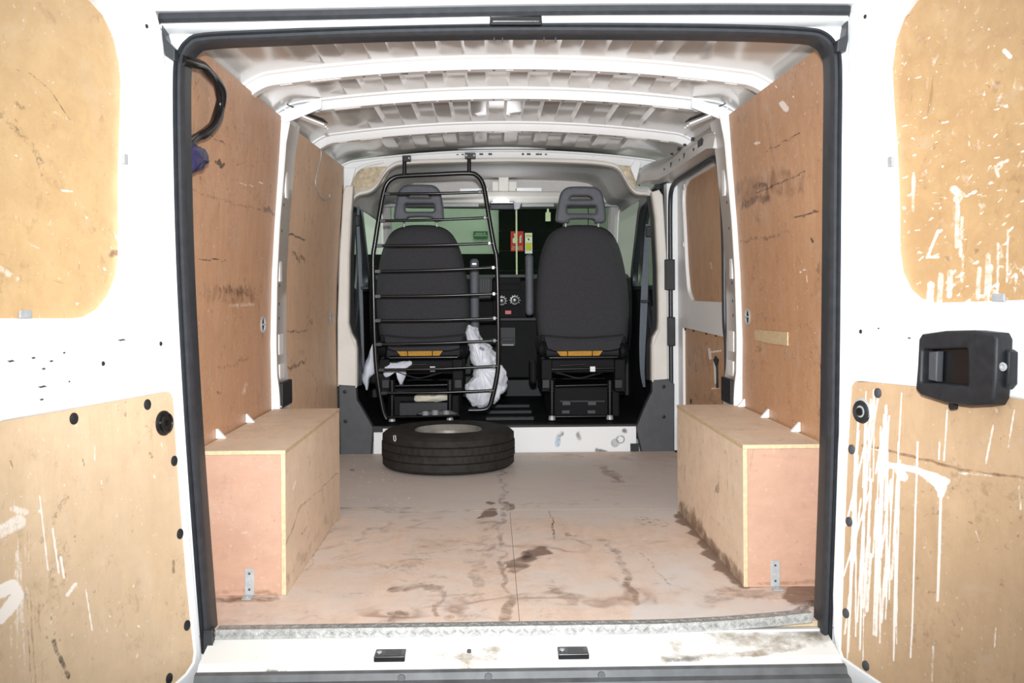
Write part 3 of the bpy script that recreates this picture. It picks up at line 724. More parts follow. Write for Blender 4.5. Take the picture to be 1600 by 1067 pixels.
# ================================================================== RIGHT SIDE: header rail + sliding door
rl = []
for y, xi, zb, xt, zt in ((1.40, .808, 1.395, .838, 1.52), (1.48, .800, 1.405, .842, 1.525), (1.9, .796, 1.405, .842, 1.525), (2.35, .79, 1.40, .835, 1.52), (2.5, .775, 1.395, .815, 1.51), (2.62, .735, 1.405, .765, 1.505), (2.80, .715, 1.405, .735, 1.505)):
    rl.append([V((xi, y, zb)), V((xi+.01, y, zb+.05)), V((xi+.004, y, zb+.06)), V((xt-.012, y, zt-.025)), V((xt, y, zt-.02)), V((xt+.02, y, zt)), V((xi+.12, y, zt-.02)), V((xi+.12, y, zb))])
ro = MB().loft(rl).build('header_rail', 'grey_steel', wrt, True)
for y, z, dz, dy in ((1.62, 1.45, .016, .045), (1.75, 1.44, .006, .010), (1.95, 1.44, .012, .008), (2.05, 1.435, .005, .006), (2.25, 1.438, .012, .008), (2.40, 1.435, .005, .006), (1.85, 1.50, .007, .008), (2.15, 1.50, .007, .008), (2.02, 1.50, .005, .005), (2.32, 1.50, .005, .005)):
    xi = np.interp(y, [1.4, 1.48, 1.9, 2.35, 2.5], [.808, .800, .796, .79, .775])+(.008 if z < 1.47 else .022)
    MB().box(xi-.004, xi+.01, y-dy, y+dy, z-dz, z+dz).build('rail_slot', 'plastic', ro, False, .002)
for px_, py_ in ((1020, 273), (1031, 271)):
    p = PY(px_, py_, 2.70); MB().lathe([(.011, 0), (.011, .004), (.006, .005)], (p.x, 2.72, p.z), (0, -1, 0), 14).build('rail_bolt', 'greyplastic', ro)
XD = .925
def onx(pts, X=XD): return [PX(a, b, X) for a, b in pts]
dr = MB()
# sliding door inner skin (behind the pillar it simply continues)
ys0, ys1 = 1.36, 2.86
d3 = MB().box(XD+.012, XD+.05, ys0, ys1+.10, -.05, 1.47).build('door_3', 'grey_steel'); struct(d3, 'sliding side door of the van with plywood in its window and lower half')
def xpl(X): return basis(V((X, 0, 0)), V((0, 1, 0)), V((0, 0, 1)), V((-1, 0, 0)))
win = [(p.y, p.z) for p in onx([(1071, 300), (1108, 262), (1125, 262), (1145, 300), (1150, 470), (1092, 471), (1080, 466), (1075, 450), (1070, 380)])]
z_ws = PX(1110, 471, XD).z
fr_o = [(1.36, .10), (2.80, .10), (2.80, 1.39), (2.74, 1.425), (1.36, 1.425)]
win2 = [(1.50, z_ws), (2.36, z_ws), (2.46, z_ws+.05), (2.50, z_ws+.15), (2.58, 1.30), (2.56, 1.36), (2.45, 1.385), (1.50, 1.385)]
zl = PX(1060, 508, XD).z
low = [(1.48, .05), (2.60, .05), (2.60, zl-.01), (2.585, zl), (1.48, zl-.012)]
plate('door_skin', [fr_o, round_poly(win2, .03), round_poly(low, .01)], .010, .004, xpl(XD), 'white_scuffed', d3)
wp_ = panel('window_plywood', lambda u, v: V((XD+.006, 1.40+1.25*u, z_ws-.03+(1.42-z_ws)*v)), 120, 90, (.006, 0, 0), 'ply_slide', d3, [(1, [(1110, 410), (1112, 420)], 1, .6, 2), (1, [(1104, 320), (1108, 330)], 3, .25, 6), (0, [(1120, 440), (1110, 460)], 10, .4, 14)])
lp_ = panel('lower_plywood', lambda u, v: V((XD+.004, 1.40+1.24*u, .02+(zl)*v)), 160, 110, (.006, 0, 0), 'ply_slide', d3, [(0, [(1085, 560), (1115, 545), (1125, 600)], 12, .5, 20), (2, [(1080, 580), (1100, 570)], 4, .5, 10), (1, [(1111, 550), (1126, 548)], 1, .9, 1.2), (1, [(1108, 545), (1110, 560)], 1.5, .8, 2), (1, [(1116, 560), (1118, 598)], 1.3, .95, 1), (1, [(1112, 607), (1124, 606)], 1, .8, 1.2), (0, [(1070, 620), (1120, 625)], 6, .5, 12)])
for a, b in ((1062, 512), (1071, 513), (1084, 515), (1104, 519), (1119, 522), (1060, 568), (1061, 610), (1080, 627)):
    p = PX(a, b, XD+.003); MB().lathe([(.012, 0), (.011, .004), (.004, .005)], p, (-1, 0, 0), 12).build('panel_screw', 'plastic', lp_, True)
p = [PX(a, b, XD) for a, b in ((1117, 556), (1122, 562), (1121, 570), (1122, 606), (1119, 606), (1119, 575), (1114, 562))]
MB().prism(p, (.004, 0, 0)).build('cut_slot', 'plastic', lp_)
for a, b in ((1069, 292), (1068, 382)):
    p = PX(a, b, XD-.01); MB().box(XD-.016, XD-.008, p.y-.012, p.y+.012, p.z-.012, p.z+.012).build('panel_clip', 'galv', d3)
# rubber seal of the side opening
sp_ = smooth_path([V((.875, y, z)) for y, z in ((1.47, .40), (1.47, .62), (1.50, .72), (1.505, 1.0), (1.53, 1.2), (1.57, 1.33), (1.65, 1.385), (1.8, 1.395), (2.3, 1.39), (2.55, 1.385), (2.66, 1.36), (2.70, 1.28), (2.705, 1.0), (2.705, .7), (2.705, .2), (2.705, .0))], 5)
MB().tube(sp_, .012, 10).build('side_opening_seal', 'rubber', wrt, True)
MB().box(.86, .93, 2.715, 2.80, .0, 1.40).build('side_door_post', 'white_scuffed', wrt)
MB().box(.880, .93, 1.462, 1.475, .0, 1.42).build('side_door_rear_post', 'grey_steel', wrt)
for z0, z1, d_ in ((.55, .70, .0), (.84, 1.0, .012)):
    MB().box(.852-d_, .89, 2.655, 2.70, z0, z1).build('seal_bracket', 'plastic', wrt, False, .004)

# ================================================================== REAR DOORS
def rear_door(s, name, label, A, B, outline, window, lower, window_mat, low_mat, st_w, st_l, st_d):
    lean = s*(.05 if s < 0 else .035)      # the body tapers towards the sill, so the hinge line leans
    d = (V((B[0], B[1], 0))-V((A[0], A[1], 0))).normalized()
    O = V((A[0]-lean*.6, A[1], 0)); vz = V((lean, 0, 1)).normalized(); vz = (vz-d*vz.dot(d)).normalized()
    n = d.cross(vz).normalized()
    if n.dot(CAM-O) < 0: n = -n
    def uv(pts):
        r = []
        for a, b in pts:
            p = PP(a, b, O, n); r.append(((p-O).dot(d), (p-O).dot(vz)))
        return r
    ou = uv(outline); wi = uv(window); lo = uv(lower)
    L = .80
    ou = ou+[(L, ou[-1][1]), (L, 1.555), (.06, 1.575)]
    zt = wi[0][1]
    zt += .012; wi = wi+round_poly([V((L-.06, wi[-1][1], 0)), V((L-.06, zt, 0))], 0)
    wi = wi[:-2]+[(L-.14, wi[-3][1]), (L-.09, wi[-3][1]+.02), (L-.065, wi[-3][1]+.07), (L-.06, wi[-3][1]+.15), (L-.065, zt-.12), (L-.08, zt-.06), (L-.12, zt-.02), (L-.18, zt), (wi[0][0]+.10, zt)]
    lo = [(L-.09, v) if (a <= 0 or a >= 1600) else (u, v) for (u, v), (a, b) in zip(lo, lower)]
    ou[-4] = (L, ou[-4][1])
    mt = basis(O-n*.025, d, vz, n)
    dn = plate(name, [ou, wi, lo], .025, .005, mt, 'white_scuffed')
    struct(dn, label)
    # give the flat skin vertices for stains
    wu = [q[0] for q in wi]; wv = [q[1] for q in wi]; lu = [q[0] for q in lo]; lv = [q[1] for q in lo]
    def mk(nm, us, vs_, mat, st, off):
        u0, u1, v0, v1 = min(us)-.03, max(us)+.02, min(vs_)-.02, max(vs_)+.02
        ch = sorted((vv, uu) for uu, vv in zip(us, vs_) if uu < .30)
        cv, cu_ = [c[0] for c in ch], [c[1]-.006 for c in ch]
        def ul(z): return float(np.interp(z, cv, cu_))
        def at(u, v):
            z = v0+(v1-v0)*v
            a_ = ul(z) if nm == 'lower_plywood' else u0
            return O+d*(a_+(u1-a_)*u)+vz*z-n*off
        return panel(nm, at, int((u1-u0)/.003), int((v1-v0)/.004), -n*.008, mat, dn, st)
    pw = mk('window_plywood', wu, wv, window_mat, st_w, .020)
    plo = mk('lower_plywood', lu, lv, low_mat, st_l, .004)
    # outer skin closes the back of the door
    MB().prism([O-n*.048+d*u+vz*v for u, v in ((.02, -.10), (L-.01, -.10), (L-.01, 1.5), (.05, 1.5))], -n*.006).build('outer_skin', 'white', dn)
    return dn, pw, plo, O, d, n, uv, vz
HL, HLb = (-.831, -.075), (-.99, -.60)
HR, HRb = (.813, -.075), (.978, -.56)
outL = [(243, 14), (247, 25), (256, 60), (262, 130), (263, 250), (266, 400), (272, 520), (284, 700), (300, 860), (314, 1010), (318, 1055), (312, 1095), (290, 1120), (200, 1180), (0, 1320)]
winL = [(152, 0), (172, 22), (188, 55), (197, 95), (200, 125), (199, 180), (196, 260), (196, 400), (192, 430), (180, 460), (163, 482), (142, 494), (120, 497), (60, 497), (0, 497)]
lowL = [(258, 613), (268, 613), (273, 622), (277, 690), (284, 790), (293, 902), (300, 975), (305, 1020), (303, 1035), (292, 1052), (270, 1072), (200, 1118), (100, 1190), (0, 1265), (0, 660), (100, 642)]
# lower panel outline must be ordered as one loop
outR = [(1330, 6), (1326, 20), (1324, 80), (1326, 160), (1331, 230), (1331, 345), (1325, 450), (1314, 590), (1308, 700), (1304, 820), (1300, 930), (1301, 990), (1308, 1030), (1322, 1070), (1345, 1100), (1600, 1290)]
winR = [(1423, 0), (1402, 28), (1390, 62), (1384, 105), (1386, 150), (1391, 220), (1395, 300), (1396, 390), (1401, 425), (1414, 452), (1430, 466), (1456, 473), (1520, 471), (1600, 468)]
lowR = [(1345, 596), (1334, 596), (1329, 603), (1326, 650), (1322, 720), (1318, 830), (1314, 960), (1312, 1015), (1316, 1027), (1332, 1038), (1377, 1068), (1480, 1140), (1600, 1222), (1600, 626), (1470, 608)]
random.seed(21)
stL = [(2, [(0, 185), (25, 205), (48, 235), (62, 262), (67, 277)], 4, .55, 9), (2, [(0, 170), (20, 185), (40, 215)], 1.5, .5, 4), (2, [(0, 100), (45, 112), (80, 140), (100, 170), (112, 188)], .6, .7, 1.6), (2, [(25, 162), (38, 172)], 3, .5, 6), (0, [(55, 20), (80, 35)], 8, .4, 14),
       (1, [(97, 298), (112, 299)], 1.5, .8, 1.5), (0, [(180, 400), (194, 402)], 3, .95, 7), (1, [(185, 402), (196, 401)], 1.5, .9, 1.5), (1, [(178, 362), (186, 380)], 1, .6, 1.5), (1, [(40, 378), (60, 388)], 1.2, .5, 2), (1, [(0, 420), (25, 435)], 4, .5, 5), (1, [(60, 195), (85, 190)], 3, .3, 8), (1, [(85, 175), (112, 190)], 2, .4, 4), (1, [(163, 420), (164, 422)], 1.5, .8, 1.5), (0, [(160, 100), (190, 130)], 20, .25, 30), (1, [(100, 490), (130, 470)], .5, .5, 1), (2, [(0, 255), (10, 262)], 5, .4, 8)]
for _ in range(45): 
    x, y = rnd(0, 195), rnd(20, 490); stL.append((1, [(x, y), (x+rnd(-5, 5), y+rnd(-2, 3))], rnd(.3, 1.2), rnd(.25, .7), 1.2))
stLl = [(1, [(0, 925), (20, 915), (28, 930), (10, 955), (0, 965)], 8, .95, 5), (1, [(0, 830), (30, 815)], 8, .7, 10), (1, [(62, 775), (75, 890)], .7, .95, 1), (1, [(82, 825), (92, 895)], 1.2, .9, 1), (1, [(95, 870), (100, 902)], 1.5, .95, 1), (1, [(134, 920), (144, 985)], .8, .9, 1), (1, [(105, 930), (118, 912)], 2, .8, 3), (1, [(20, 795), (40, 800)], 4, .6, 5), (1, [(148, 695), (148, 718)], .7, .8, 1), (1, [(230, 745), (250, 850)], 3, .18, 10),
        (2, [(65, 845), (85, 790), (94, 775)], 4, .5, 6), (2, [(78, 1000), (100, 1052)], 3, .7, 4), (0, [(60, 950), (65, 990)], 14, .35, 20), (0, [(150, 730), (160, 745)], 6, .4, 12), (2, [(235, 710), (238, 715)], 2, .7, 2), (2, [(215, 695), (220, 690)], 1, .7, 1.5), (2, [(130, 715), (131, 725)], 1.2, .6, 1.5), (2, [(18, 720), (22, 735)], 1.5, .6, 2), (0, [(270, 875), (270, 895)], 2, .7, 2), (0, [(283, 960), (303, 1020)], 3, .5, 6), (0, [(97, 900), (100, 960)], 2, .5, 4)]
for _ in range(50):
    x, y = rnd(20, 270), rnd(660, 1060); stLl.append((1, [(x, y), (x+rnd(-2, 2), y+rnd(0, 8))], rnd(.3, 1.3), rnd(.3, .8), 1.2))
for _ in range(14):
    x = rnd(0, 45); y = rnd(800, 950); stLl.append((1, [(x, y), (x+rnd(-4, 6), y+rnd(60, 200))], rnd(.5, 1.6), rnd(.3, .6), 2))
for _ in range(10):
    x = rnd(0, 60); y = rnd(820, 900); stLl.append((0, [(x, y), (x+rnd(0, 10), 1067)], rnd(.5, 1.2), rnd(.3, .6), 2))
stR = []
for _ in range(170):
    x = rnd(1395, 1600); y = 20+470*random.random()**.62; big = y > 300
    a = rnd(-.9, .2); ln = rnd(2, 9)
    stR.append((1, [(x, y), (x+ln*math.cos(a), y-ln*math.sin(a)*-1)], rnd(.4, 1.9 if big else 1.2), rnd(.4, .95), 1.4))
for x, y0, y1, w_ in ((1497, 300, 385, 3), (1503, 340, 400, 2), (1544, 400, 470, 4), (1548, 415, 450, 3), (1575, 360, 440, 1.5), (1428, 270, 330, 2), (1530, 420, 465, 3), (1470, 430, 470, 4), (1485, 425, 462, 4), (1505, 400, 440, 2), (1560, 380, 465, 1.5), (1588, 430, 455, 2), (1455, 445, 470, 5)):
    stR.append((1, [(x, y0), (x-2, y1)], w_, .6, 3))
stR += [(1, [(1466, 360), (1450, 400), (1448, 402), (1466, 402)], 1.6, .75, 2), (1, [(1490, 296), (1502, 304), (1495, 312)], 5, .6, 4), (1, [(1570, 80), (1578, 88)], 3, .8, 3), (0, [(1540, 145), (1560, 140)], 8, .4, 14), (2, [(1543, 135), (1547, 138)], 2, .6, 3), (0, [(1385, 90), (1400, 140), (1400, 300)], 4, .25, 20), (2, [(1400, 243), (1425, 243)], .5, .6, 1), (1, [(1575, 250), (1555, 260), (1560, 275)], 2, .6, 3), (2, [(1442, 268), (1446, 250)], 1, .4, 2)]
stRl = [(1, [(1382, 726), (1400, 728), (1430, 734), (1460, 743), (1480, 752)], 4, 1, 2), (1, [(1440, 738), (1462, 755), (1470, 768)], 4, .95, 3), (1, [(1405, 735), (1412, 745)], 6, 1, 2), (1, [(1460, 752), (1474, 760), (1470, 772)], 5, .85, 3), (1, [(1470, 768), (1468, 850), (1465, 938)], 1.6, 1, 1), (1, [(1434, 690), (1430, 800), (1427, 930), (1423, 1027)], 1.1, .95, 1), (1, [(1468, 690), (1467, 717)], 1, .9, 1), (1, [(1480, 640), (1475, 720)], .9, .8, 1), (1, [(1552, 665), (1540, 725)], 1.4, .6, 1.5),
        (1, [(1556, 982), (1554, 1010)], 1.2, .7, 1.5), (1, [(1458, 1010), (1456, 1067)], 1.5, .5, 2), (0, [(1350, 697), (1400, 705), (1450, 717), (1500, 735), (1600, 750)], 1.6, .8, 3), (1, [(1500, 739), (1550, 743)], 1.5, .55, 3), (0, [(1490, 760), (1600, 775)], 9, .45, 18), (1, [(1592, 760), (1595, 795)], 1.3, .6, 2), (2, [(1515, 818), (1518, 820)], 1.5, .7, 2), (2, [(1563, 912), (1570, 915)], 2, .5, 3), (1, [(1525, 830), (1530, 845)], 1, .6, 1.5), (0, [(1420, 660), (1500, 680)], 18, .25, 30), (1, [(1585, 640), (1575, 700)], 1.2, .6, 1.5), (1, [(1352, 697), (1378, 704)], .7, .8, 1)]
for _ in range(34):
    x = 1335+75*random.random()**1.1; y0 = rnd(598, 780); x1 = x-rnd(0, 16); y1 = min(1060, y0+rnd(90, 380))
    stRl.append((1, [(x, y0), ((x+x1)/2, (y0+y1)/2), (x1, y1)], rnd(.5, 1.6), rnd(.7, 1), 1.0))
for _ in range(12):
    x = rnd(1350, 1385); y0 = rnd(760, 900); stRl.append((1, [(x+6, y0), (x, y0+rnd(80, 160))], rnd(.8, 1.8), rnd(.5, .8), 1.8))
for x0, y0, x1, y1 in ((1362, 650, 1322, 820), (1358, 770, 1318, 900), (1345, 780, 1320, 990), (1372, 620, 1350, 760), (1386, 640, 1368, 740)):
    stRl.append((1, [(x0, y0), (x1, y1)], 1.2, .85, 1.0))
def rd_left():
    global outL
    return rear_door(-1, 'door_1', 'open left rear door, white steel with pale plywood panels', HL, HLb, outL, winL, lowL, 'ply_door', 'ply_low', stL, stLl, [])
d1, d1w, d1l, O1, D1, N1, uv1, Z1 = rd_left()
d2, d2w, d2l, O2, D2, N2, uv2, Z2 = rear_door(1, 'door_2', 'open right rear door with paint-splashed plywood and black latch box', HR, HRb, outR, winR, lowR, 'ply_door_paint', 'ply_low_paint', stR, stRl, [])
def rivet(px, py, r, O, n, parent, nm, mat, off=.004, h=.005):
    p = PP(px, py, O-n*off, n); return MB().lathe([(r, -.001), (r*.98, h*.4), (r*.7, h*.85), (r*.25, h)], p, n, 20).build(nm, mat, parent, True)
for a, b in ((115, 654), (230, 632), (272, 720), (281, 834), (292, 977), (264, 1060)): rivet(a, b, .0125, O1, N1, d1l, 'plastic_rivet', 'plastic')
o = rivet(255, 661, .030, O1, N1, d1l, 'round_cap', 'blackmetal', .004, .010)
p = PP(255, 661, O1-N1*.004, N1); MB().lathe([(.022, .006), (.024, .012), (.020, .014), (.018, .010)], p, N1, 24).build('cap_ring', 'blackmetal', o, True)
for a, b in ((1372, 614), (1331, 702), (1327, 815), (1322, 958), (1353, 1040)): rivet(a, b, .012, O2, N2, d2l, 'plastic_rivet', 'darkgrey')
o = rivet(1347, 641, .030, O2, N2, d2l, 'round_cap', 'galv', .004, .006)
p = PP(1347, 643, O2-N2*.004, N2); MB().lathe([(.012, .004), (.020, .009), (.026, .007), (.029, .0)], p, N2, 24).build('cap_ring', 'plastic', o, True)
MB().lathe([(.010, .006), (.010, .010), (.004, .011)], p, N2, 12).build('cap_core', 'blackmetal', o, True)
def clip(px, py, O, n, d, parent, hu=.013, hv=.009):
    p = PP(px, py, O, n); MB().obox(p+n*.004, d*hu, V((0, 0, hv)), n*.003).build('panel_clip', 'galv', parent, False, .002)
clip(37, 491, O1, N1, D1, d1, .016, .008); clip(193, 249, O1, N1, D1, d1, .008, .012)
clip(1563, 465, O2, N2, D2, d2, .016, .008); clip(1394, 253, O2, N2, D2, d2, .008, .012)
for a, b in ((229, 41), (251, 537), (161, 568)):
    p = PP(a, b, O1, N1); MB().lathe([(.0055, 0), (.0045, .0015), (.001, .0018)], p+N1*.0003, N1, 12).build('screw_hole', 'plastic', d1)
for a, b in ((1352, 26), (1345, 518), (1441, 545)):
    p = PP(a, b, O2, N2); MB().lathe([(.0055, 0), (.0045, .0015), (.001, .0018)], p+N2*.0003, N2, 12).build('screw_hole', 'plastic', d2)
for a, b, w_ in ((17, 564, .010), (52, 559, .006), (68, 576, .006), (66, 604, .014), (80, 564, .006), (100, 551, .004), (190, 531, .016), (108, 596, .003), (65, 624, .006)):
    p = PP(a, b, O1, N1); plate('scuff_mark', [[(-w_, -.001), (-w_*.3, .0022), (w_*.5, .001), (w_, .0018), (w_*.4, -.0024)]], .0003, .0001, basis(p+N1*.0006, D1, Z1, N1), 'darkgrey', d1)
for a, b, w_ in ((1421, 528, .006), (1373, 513, .004)):
    p = PP(a, b, O2, N2); plate('scuff_mark', [[(-w_, -.001), (-w_*.3, .0022), (w_*.5, .001), (w_, .0018), (w_*.4, -.0024)]], .0003, .0001, basis(p+N2*.0006, D2, Z2, N2), 'darkgrey', d2)
# creased line above the lower panels
for O, d, n, dn, pts in ((O1, D1, N1, d1, ((0, 655), (100, 637), (262, 608))), (O2, D2, N2, d2, ((1334, 591), (1470, 602), (1600, 620)))):
    MB().tube([PP(a, b, O-n*.001, n) for a, b in pts], .0035, 8).build('pressed_crease', 'white', dn, True)
# latch box on the right door
hb = uv2([(1464, 522), (1500, 517), (1545, 516), (1580, 520), (1585, 530), (1583, 590), (1580, 622), (1574, 632), (1540, 634), (1500, 629), (1462, 617), (1454, 608), (1457, 570), (1459, 530)])
cup = uv2([(1466, 546), (1536, 544), (1537, 602), (1464, 597)])
hm = basis(O2+N2*.022, D2, Z2, N2)
hx = plate('latch_box', [hb, round_poly(cup, .006)], .022, .008, hm, 'plastic', d2, 3); hx['label'] = 'black plastic latch box with a recessed pull'
plate('pull_cup', [uv2([(1463, 543), (1540, 541), (1540, 605), (1461, 601)])], .002, .001, basis(O2+N2*.012, D2, Z2, N2), 'blackmetal', hx)
plate('pull_lever', [uv2([(1471, 549), (1485, 549), (1483, 596), (1470, 594)])], .010, .004, basis(O2+N2*.026, D2, Z2, N2), 'darkgrey', hx)
plate('side_catch', [uv2([(1586, 546), (1592, 550), (1591, 600), (1584, 608)])], .012, .004, basis(O2+N2*.012, D2, Z2, N2), 'plastic', hx)
p = PP(1568, 573, O2+N2*.044, N2); MB().lathe([(.008, -.001), (.009, .002), (.005, .003), (.003, .0)], p, N2, 14).build('lock_hole', 'galv', hx, True)
p = PP(1493, 634, O2+N2*.012, N2); MB().lathe([(.008, 0), (.008, .012)], p, N2, 12).build('latch_peg', 'plastic', hx)

# ================================================================== BULKHEAD LINE: wall_front
YB = 2.70
wf_strokes = [(1, [(872, 685), (871, 694)], 2.5, .9, 2.5), (2, [(872, 680), (875, 678)], 2, .8, 3), (2, [(903, 680), (905, 687)], 1.5, .7, 3), (0, [(930, 670), (945, 702)], 7, .5, 10), (2, [(932, 703), (948, 706)], 1.5, .8, 2), (2, [(975, 673), (979, 675)], 2, .8, 2), (0, [(850, 672), (870, 676)], 1.5, .6, 3), (0, [(800, 705), (860, 704)], 1, .5, 2)]
zs0 = PY(900, 667, YB).z
xl, xr = PY(584, 690, YB).x, PY(994, 690, YB).x
wf = panel('wall_front', lambda u, v: V((xl+(xr-xl)*u, YB, -.012+(zs0+.012)*v)), 260, 34, (0, .04, 0), 'white_scuffed', None, wf_strokes)
struct(wf, 'white steel sill and trim posts between the load space and the cab')
MB().box(xl-.02, xr+.02, YB+.003, YB+.05, zs0-.005, zs0+.012).build('sill_cap', 'plastic', wf, False, .003)
p = PY(963, 691, YB)
rg = MB().lathe([(.002, .006), (.020, .006), (.022, .002), (.022, 0)], PY(961, 692, YB), (0, -1, 0), 20, False).build('tie_eye', 'galv', wf, True)
c_ = PY(969, 686, YB)
MB().tube([c_+V((.020*math.cos(q), -.010-.006*math.sin(q), .020*math.sin(q))) for q in np.linspace(0, 2*math.pi, 25)[:-1]], .0032, 8, True).build('tie_ring', 'galv', rg, True)
q0, q1 = PY(985, 693, YB-.005), PY(998, 706, YB-.005)
MB().box(q0.x, q1.x, YB-.012, YB, q1.z, q0.z).build('black_clip', 'plastic', wf)
q0, q1 = PY(583, 666, YB-.005), PY(598, 675, YB-.005)
MB().box(q0.x, q1.x, YB-.012, YB, q1.z, q0.z).build('black_clip', 'plastic', wf)
def post(pts, Y, half, bev, mat, nm):
    return plate(nm, [pxy(pts, Y)], half, bev, vplane(Y+half), mat, wf, 3)
# upper beige trim, left and right
post([(527, 604), (527, 500), (530, 400), (536, 300), (540, 290), (552, 290), (549, 330), (546, 400), (545, 505), (549, 520), (556, 532), (558, 545), (558, 604)], YB-.01, .03, .008, 'beige', 'pillar_trim')
post([(1018, 595), (1018, 540), (1020, 527), (1028, 514), (1029, 500), (1028, 420), (1024, 340), (1018, 300), (1030, 296), (1036, 305), (1043, 420), (1044, 595)], YB-.01, .03, .008, 'beige', 'pillar_trim')
post([(529, 601), (556, 603), (558, 625), (570, 645), (583, 668), (580, 712), (531, 716)], YB-.014, .03, .006, 'darkgrey', 'pillar_foot_trim')
post([(1019, 594), (1044, 592), (1054, 600), (1054, 714), (1003, 708), (994, 668), (1010, 630), (1019, 612)], YB-.014, .03, .006, 'darkgrey', 'pillar_foot_trim')
for a, b in ((539, 612), (540, 658), (1037, 604), (1037, 651)):
    p = PY(a, b, YB-.016); MB().lathe([(.010, 0), (.010, .003), (.006, .004), (.004, .001)], p, (0, -1, 0), 16).build('trim_screw', 'plastic', wf)
# inner return of the trim towards the cab doors
for pts in ([(558, 604), (558, 545), (549, 520), (545, 505), (546, 400), (549, 330)], [(1018, 595), (1018, 540), (1028, 514), (1028, 420), (1024, 340), (1018, 305)]):
    s = -1 if pts[0][0] < 800 else 1
    A = [PY(a, b, YB+.045) for a, b in pts]
    MB().loft([A, [p+V((-s*.012, .10, 0)) for p in A], [p+V((-s*.002, .11, 0)) for p in A], [p+V((s*.012, .0, 0)) for p in A]], False).build('trim_return', 'darkgrey', wf, True)
    MB().tube([p+V((-s*.002, -.056, 0)) for p in A], .004, 8).build('trim_bead', 'beige', wf, True)
# rear edge of the cab headliner: swept bead
hp = smooth_path([PY(a, b, 2.80) for a, b in ((549, 330), (552, 312), (560, 303), (578, 298), (590, 288), (600, 272), (612, 260), (632, 254), (700, 251.5), (800, 250), (900, 252), (948, 256), (966, 263), (976, 278), (986, 294), (996, 301), (1014, 303), (1022, 312))], 5)
MB().loft([[p+V((0, .03, .006)), p+V((0, -.008, .012)), p+V((0, -.016, .004)), p+V((0, -.012, -.008)), p+V((0, .0, -.013)), p+V((0, .05, -.010))] for p in hp]).build('headliner_edge', 'beige', wf, True)
# white corner posts and insulation behind the headliner edge
for pts in ([(537, 262), (556, 262), (548, 290), (543, 330), (536, 330)], [(995, 280), (1002, 252), (992, 250), (985, 262), (994, 284)]):
    MB().prism([PY(a, b, 2.775) for a, b in pts], (0, .03, 0)).build('corner_post', 'white_scuffed', wf, False, .003)
for pts, sd in (([(548, 300), (552, 280), (562, 263), (585, 256), (612, 256), (606, 272), (594, 290), (574, 300)], 2), ([(952, 250), (975, 253), (992, 258), (994, 285), (990, 298), (976, 278), (966, 262)], 5)):
    inflate([PY(a, b, 2.84) for a, b in pts], (0, 1, 0), .02, 5, .004, 40, sd).build('insulation', 'insul', wf, True)
pt = smooth_path([PY(a, b, 2.80) for a, b in ((545, 305), (548, 285), (556, 268), (572, 258), (600, 252))], 5)
MB().tube(pt, .010, 8).build('steel_arc', 'white', wf, True)

# ================================================================== CAB
# headliner: from the bead forward
hl_rows = []
for y, dz, sx in ((2.81, .0, 1.0), (2.95, .040, 1.02), (3.25, .052, 1.02), (3.6, .045, 1.0), (4.02, .03, .98)):
    row = []
    for i, p in enumerate(hp):
        row.append(V((p.x*sx, y, min(p.z+dz-(0.0 if abs(p.x) < .6 else .0), 1.605))))
    hl_rows.append(row)
mbh = MB(); mbh.loft(hl_rows, False)
hlo = mbh.build('headliner', 'liner', wf, True)
sol = hlo.modifiers.new('solid', 'SOLIDIFY'); sol.thickness = .012; sol.offset = 1
# overhead shelf above the windscreen
YW = 3.92
sh_ = root('overhead_shelf', (0, YW, 1.40), 'beige overhead shelf above the windscreen', 'shelf')
a0, a1 = PY(590, 300, YW), PY(985, 318, YW)
MB().box(-.78, .74, 4.0, 4.03, 1.44, 1.60).build('shelf_back', 'liner', sh_)
rr = [[V((x, YW-.02, zt)), V((x, YW-.035, (zt+zb)/2)), V((x, YW-.02, zb)), V((x, YW+.20, zb-.02)), V((x, YW+.2, zt))] for x, zt, zb in ((PY(575, 298, YW).x, a0.z+.005, a0.z-.05), (PY(640, 300, YW).x, a0.z, PY(640, 317, YW).z), (PY(800, 299, YW).x, PY(800, 299, YW).z, PY(800, 318, YW).z), (PY(940, 300, YW).x, PY(940, 300, YW).z, PY(940, 317, YW).z), (PY(975, 270, YW).x, PY(975, 275, YW).z, PY(975, 316, YW).z))]
MB().loft(rr).build('shelf_front', 'beige', sh_, True, .008)
for x0, y0, x1, y1, dy in ((779, 274, 795, 300, .05), (769, 283, 779, 299, .04), (795, 283, 808, 299, .04), (718, 294, 762, 300, .03), (805, 293, 847, 299, .03)):
    p, q = PY(x0, y0, YW-.01), PY(x1, y1, YW-.01); MB().box(p.x, q.x, YW-.01, YW+dy+.1, q.z, p.z).build('shelf_block', 'beige' if x1-x0 < 20 else 'white_plastic', sh_, False, .004)
for x0, x1 in ((597, 748), (872, 965), (815, 866)):
    p, q = PY(x0, 318, YW), PY(x1, 323, YW); MB().box(p.x, q.x, YW, YW+.03, q.z, p.z).build('sun_visor', 'greyplastic', sh_, False, .004)
p, q = PY(766, 315, YW-.03), PY(803, 327, YW-.03)
mi = root('roof_console', ((p.x+q.x)/2, YW-.03, q.z), 'silvery reading light console at the top of the windscreen', 'console')
MB().box(p.x, q.x, YW-.05, YW+.02, PY(0, 322, YW).z, p.z).build('console_body', 'silver', mi, False, .006)
lens = NT('lit_reading_light'); lens.base((.9, .9, .92)); lens.b.inputs['Emission Color'].default_value = (.95, .97, 1, 1); lens.b.inputs['Emission Strength'].default_value = 3.0
MB().box(p.x+.02, q.x-.03, YW-.054, YW-.05, PY(0, 319.5, YW).z, PY(0, 316.5, YW).z).build('console_lens', lens.m, mi, False, .002)
